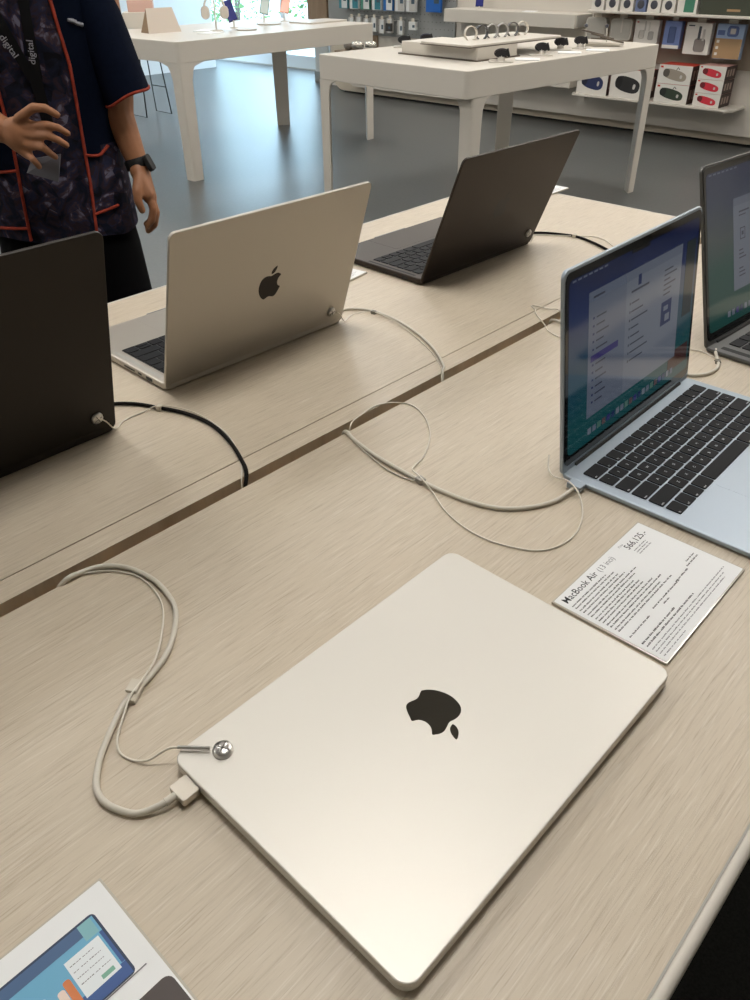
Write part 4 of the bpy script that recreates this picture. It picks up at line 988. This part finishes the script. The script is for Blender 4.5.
for sx in (-1, 1): b = MB(); b.slab(0, 0, .062, .085, .03, -.016, .016, .008, HPW, Matrix.Translation((sx*.068, 0, .115)) @ Matrix.Rotation(R(90), 4, 'X') @ Matrix.Rotation(R(sx*14), 4, 'Y') , n=6); b.build('ear_cup', hp)
for lb, p0, s_, colr, st_, tl in (('navy phone leaning on a stand on the far white table', (4.45, 5.4), -.165, ('navy', (40, 44, 96), (30, 34, 110)), .045, -.34), ('green phone leaning on a stand on the far white table', (4.9, 5.6), -.15, ('green', (52, 84, 66), (70, 104, 86)), .06, .22), ('orange phone leaning on a stand on the far white table', (5.1, 5.6), -.135, ('orange', (196, 118, 84), (206, 132, 100)), .06, .22)):
    p, a = fr(p0, s_); phone(lb, p.x, p.y, p.z, a, tl, colr, 'phones on stands', stand=st_)
for lb, p0, s_, ww in (('round white tray in front of the green and orange phones', (4.80, 5.50), -.10, .09), ('round white tray under the navy phone on the far white table', (4.3, 5.25), -.05, .07)):
    p, a = fr(p0, s_); b = MB(); b.lathe([(ww, 0), (ww+.01, .006), (ww+.008, .009), (ww-.01, .005)], WHITE, 28); tag(b.build('display_tray', None, p), lb, 'tray', 'trays on the white tables')
b = MB(); b.slab(0, 0, .44, .26, .02, 0, .012, .003, mat('tablet_silver', (206, 200, 190), .4, .3), n=5); tag(b.build('tablet', None, (5.13, 5.42, WT), (0, 0, .05)), 'flat pale tablet lying near the right end of the far white table', 'tablet')
for lb, x, y, ww, dd, rz_ in (('white sheet right of the beige folio case', 4.05, 5.48, .20, .14, .5), ('white card left of the round trays on the far white table', 3.93, 5.28, .16, .12, .2)):
    b = MB(); b.slab(0, 0, ww, dd, .004, 0, .004, .001, PAPER, n=2); tag(b.build('price_card', None, (x, y, WT), (0, 0, rz_)), lb, 'price card')
# B: silver domes, watches, riser with watch bands
for i, s_ in enumerate((.005, .085)):
    p, a = fr((3.88, 3.77), s_); b = MB(); b.lathe([(.032, 0), (.036, .003), (.036, .018), (.030, .027), (.016, .031), (.002, .032)], mat('dome_white_metal', (190, 186, 178), .18, .85), 24)
    tag(b.build('smart_speaker', None, p), ['left', 'right'][i]+' of the two small silver domes at the corner of the watch table', 'smart speaker', 'silver domes on the watch table')
def watch(lb, p0, s_, w_=.05, band=None):
    p, a = fr(p0, s_)
    t_ = thing('smartwatch', lb, 'smartwatch', p, a, 'smartwatches on the watch table')
    b = MB(); b.slab(0, 0, .13, .10, .02, 0, .006, .002, WHITE, n=4); b.lathe([(.022, .006), (.020, .012), (.018, .03), (.002, .031)], WHITE, 16); b.build('stand', t_)
    b = MB(); b.slab(0, 0, .038, .036, .009, -.006, .006, .002, RUBBER, T(.033, -.004, .042, ry=R(72)), n=4); b.build('watch_case', t_)
    b = MB(); rg = [[((.037+dd)*math.sin(t), yy, .040+(.019+dd)*math.cos(t)) for yy, dd in ((-.014, -.002), (.014, -.002), (.014, .002), (-.014, .002))] for t in [2*math.pi*k/24 for k in range(25)]]
    b.rings(rg, band or RUBBER, False, False); b.build('watch_band', t_)
    b = MB(); b.rings([[(.034*math.sin(2*math.pi*k/20), yy, .040+.016*math.cos(2*math.pi*k/20)) for k in range(20)] for yy in (-.018, .018)], mat('cushion_black', (34, 32, 34), .8), True, True); b.build('cushion', t_)
watch('black smartwatch nearest the silver domes', (4.04, 3.57), .03)
watch('black smartwatch second from the silver domes', (4.28, 3.50), -.045, band=mat('band_navy', (36, 40, 64), .6))
watch('black smartwatch in front of the white riser', (3.72, 2.50) if False else (3.86, 2.615), -.065, band=mat('band_brown_black', (44, 34, 32), .6))
watch('black smartwatch right of the white riser', (4.26, 2.60), -.09)
watch('small black smartwatch in the middle of the right half of the watch table', (4.60, 2.62), -.15)
watch('black smartwatch nearer the right end of the watch table', (4.72, 2.62), -.10)
t_ = thing('display_riser', 'white display riser with thin dark edges carrying looped watch bands', 'riser', (4.10, 2.93, WT), R(-3.6))
DKE = mat('riser_dark_edge', (92, 82, 70), .4)
b = MB(); b.slab(-.0, 0, .80, .36, .01, .062, .066, .0, DKE, n=3); b.slab(0, 0, .796, .356, .01, .066, .076, .002, WHITE, n=3); b.build('top_plate', t_)
b = MB(); b.slab(-.17, .10, .34, .56, .01, .006, .0618, .0, WHITE, n=3); b.build('block', t_)
b = MB(); b.slab(-.17, .10, .37, .59, .01, .0, .006, .0, DKE, n=3); b.build('base_plate', t_)
for i, (x, c_) in enumerate(((-.19, ('ivory', (206, 198, 184))), (-.10, ('black', (40, 38, 38))), (-.01, ('steel', (150, 146, 140))), (.08, ('steel', (150, 146, 140))), (.17, ('graphite', (66, 60, 56))), (.26, ('ivory', (206, 198, 184))))):
    b = MB(); rg = [[(xx, (.034+dd)*math.sin(t), .032+(.034+dd)*math.cos(t)) for xx, dd in ((-.012, -.002), (.012, -.002), (.012, .002), (-.012, .002))] for t in [R(-150+300*k/24) for k in range(25)]]
    b.rings(rg, mat('band_'+c_[0], c_[1], .4), False, True)
    tag(b.build('watch_band', None, (4.10+x, 2.93-x*.06, WT+.0763), (0, 0, R(60))), {0: 'ivory looped watch band at the left of the riser', 1: 'black looped watch band on the riser', 2: 'steel grey looped watch band beside the black one on the riser', 3: 'steel grey looped watch band beside the graphite one on the riser', 4: 'graphite looped watch band on the riser', 5: 'ivory looped watch band at the right of the riser'}[i], 'watch band', 'looped watch bands on the riser')
for i, (p0, s_) in enumerate((((4.0, 2.60), -.02), ((4.42, 2.60), -.02), ((4.62, 2.56), .0))):
    p, a = fr(p0, s_); b = MB(); b.slab(0, 0, .13, .10, .01, 0, .005, .001, PAPER, n=3)
    tag(b.build('price_card', None, p, (0, 0, a)), ['white card lying in front of the riser', 'white card lying in the middle of the watch table front edge', 'white card at the right of the watch table front edge'][i], 'price card')
p, a = fr((4.86, 2.62), -.02)
t_ = thing('tracker_stand', 'small tilted stand with dark slim fitness trackers at the right end of the watch table', 'stand', p, a)
b = MB(); b.box(-.15, .10, -.03, .03, .012, .022, WHITE, Matrix.Rotation(R(2), 4, 'Y')); b.box(-.12, .08, -.02, .02, .001, .014, WHITE); b.build('tray', t_)
for k in range(3): b = MB(); b.tube([(-.15+.055*k, -.02, .085-.018*k), (-.02+.06*k, -.01, .058-.018*k)], .005, DKE, 8); b.build('tracker', t_)
for k in range(2): b = MB(); b.tube([(-.12+.12*k, 0, .02), (-.13+.12*k, .0, .10)], .004, WHITE, 8); b.ball((-.13+.12*k, 0, .105), .011, dk, 10); b.build('post', t_)

# wire stool behind the far white table
t_ = thing('stool', 'wire sled-base stool with a dark seat behind the far white table', 'stool', (4.74, 7.49, 0))
WR = mat('dark_wire', (66, 68, 68), .4, .6)
b = MB(); b.slab(0, 0, .34, .34, .08, .64, .665, .006, mat('stool_seat_dark', (54, 52, 50), .5), n=5); b.build('seat', t_)
for sx in (-1, 1):
    b = MB(); b.tube([(sx*.10, -.10, .64), (sx*.145, -.133, .012), (sx*.145, .133, .012), (sx*.10, .10, .64)], .0065, WR, 8); b.build('sled_leg', t_)
    b = MB(); b.tube([(sx*.128, -.12, .25), (sx*.128, .12, .25)], .005, WR, 8); b.build('footrest', t_)

# ------------------------------------------------------------------ sky
W = bpy.data.worlds.new('sky'); SC.world = W; W.use_nodes = True
bg = W.node_tree.nodes['Background']; bg.inputs['Color'].default_value = (*lin((196, 226, 250)), 1); bg.inputs['Strength'].default_value = 7.5

# ------------------------------------------------------------------ camera
f, pitch, roll, A = 774.0895, .617844752, -.00783806784, R(46.75)
fw = Vector((0, math.cos(pitch), -math.sin(pitch))); r = Vector((1, 0, 0)); u = r.cross(fw)
c, s = math.cos(roll), math.sin(roll); r2 = c*r+s*u; u2 = -s*r+c*u
def rot(v): return Vector((v.x*math.cos(A)+v.y*math.sin(A), -v.x*math.sin(A)+v.y*math.cos(A), v.z))
r2, u2, fw = rot(r2), rot(u2), rot(fw)
cd = bpy.data.cameras.new('camera'); cam = bpy.data.objects.new('camera', cd); COL.objects.link(cam)
cd.sensor_fit = 'VERTICAL'; cd.sensor_height = 36; cd.lens = f*36/1000; cd.clip_start = .02; cd.clip_end = 100
cam.matrix_world = Matrix(((r2.x, u2.x, -fw.x, 0), (r2.y, u2.y, -fw.y, 0), (r2.z, u2.z, -fw.z, HC), (0, 0, 0, 1)))
SC.camera = cam
vs = SC.view_settings; vs.view_transform = 'Standard'; vs.look = 'None'; vs.gamma = 1; vs.use_curve_mapping = False; vs.exposure = 0.
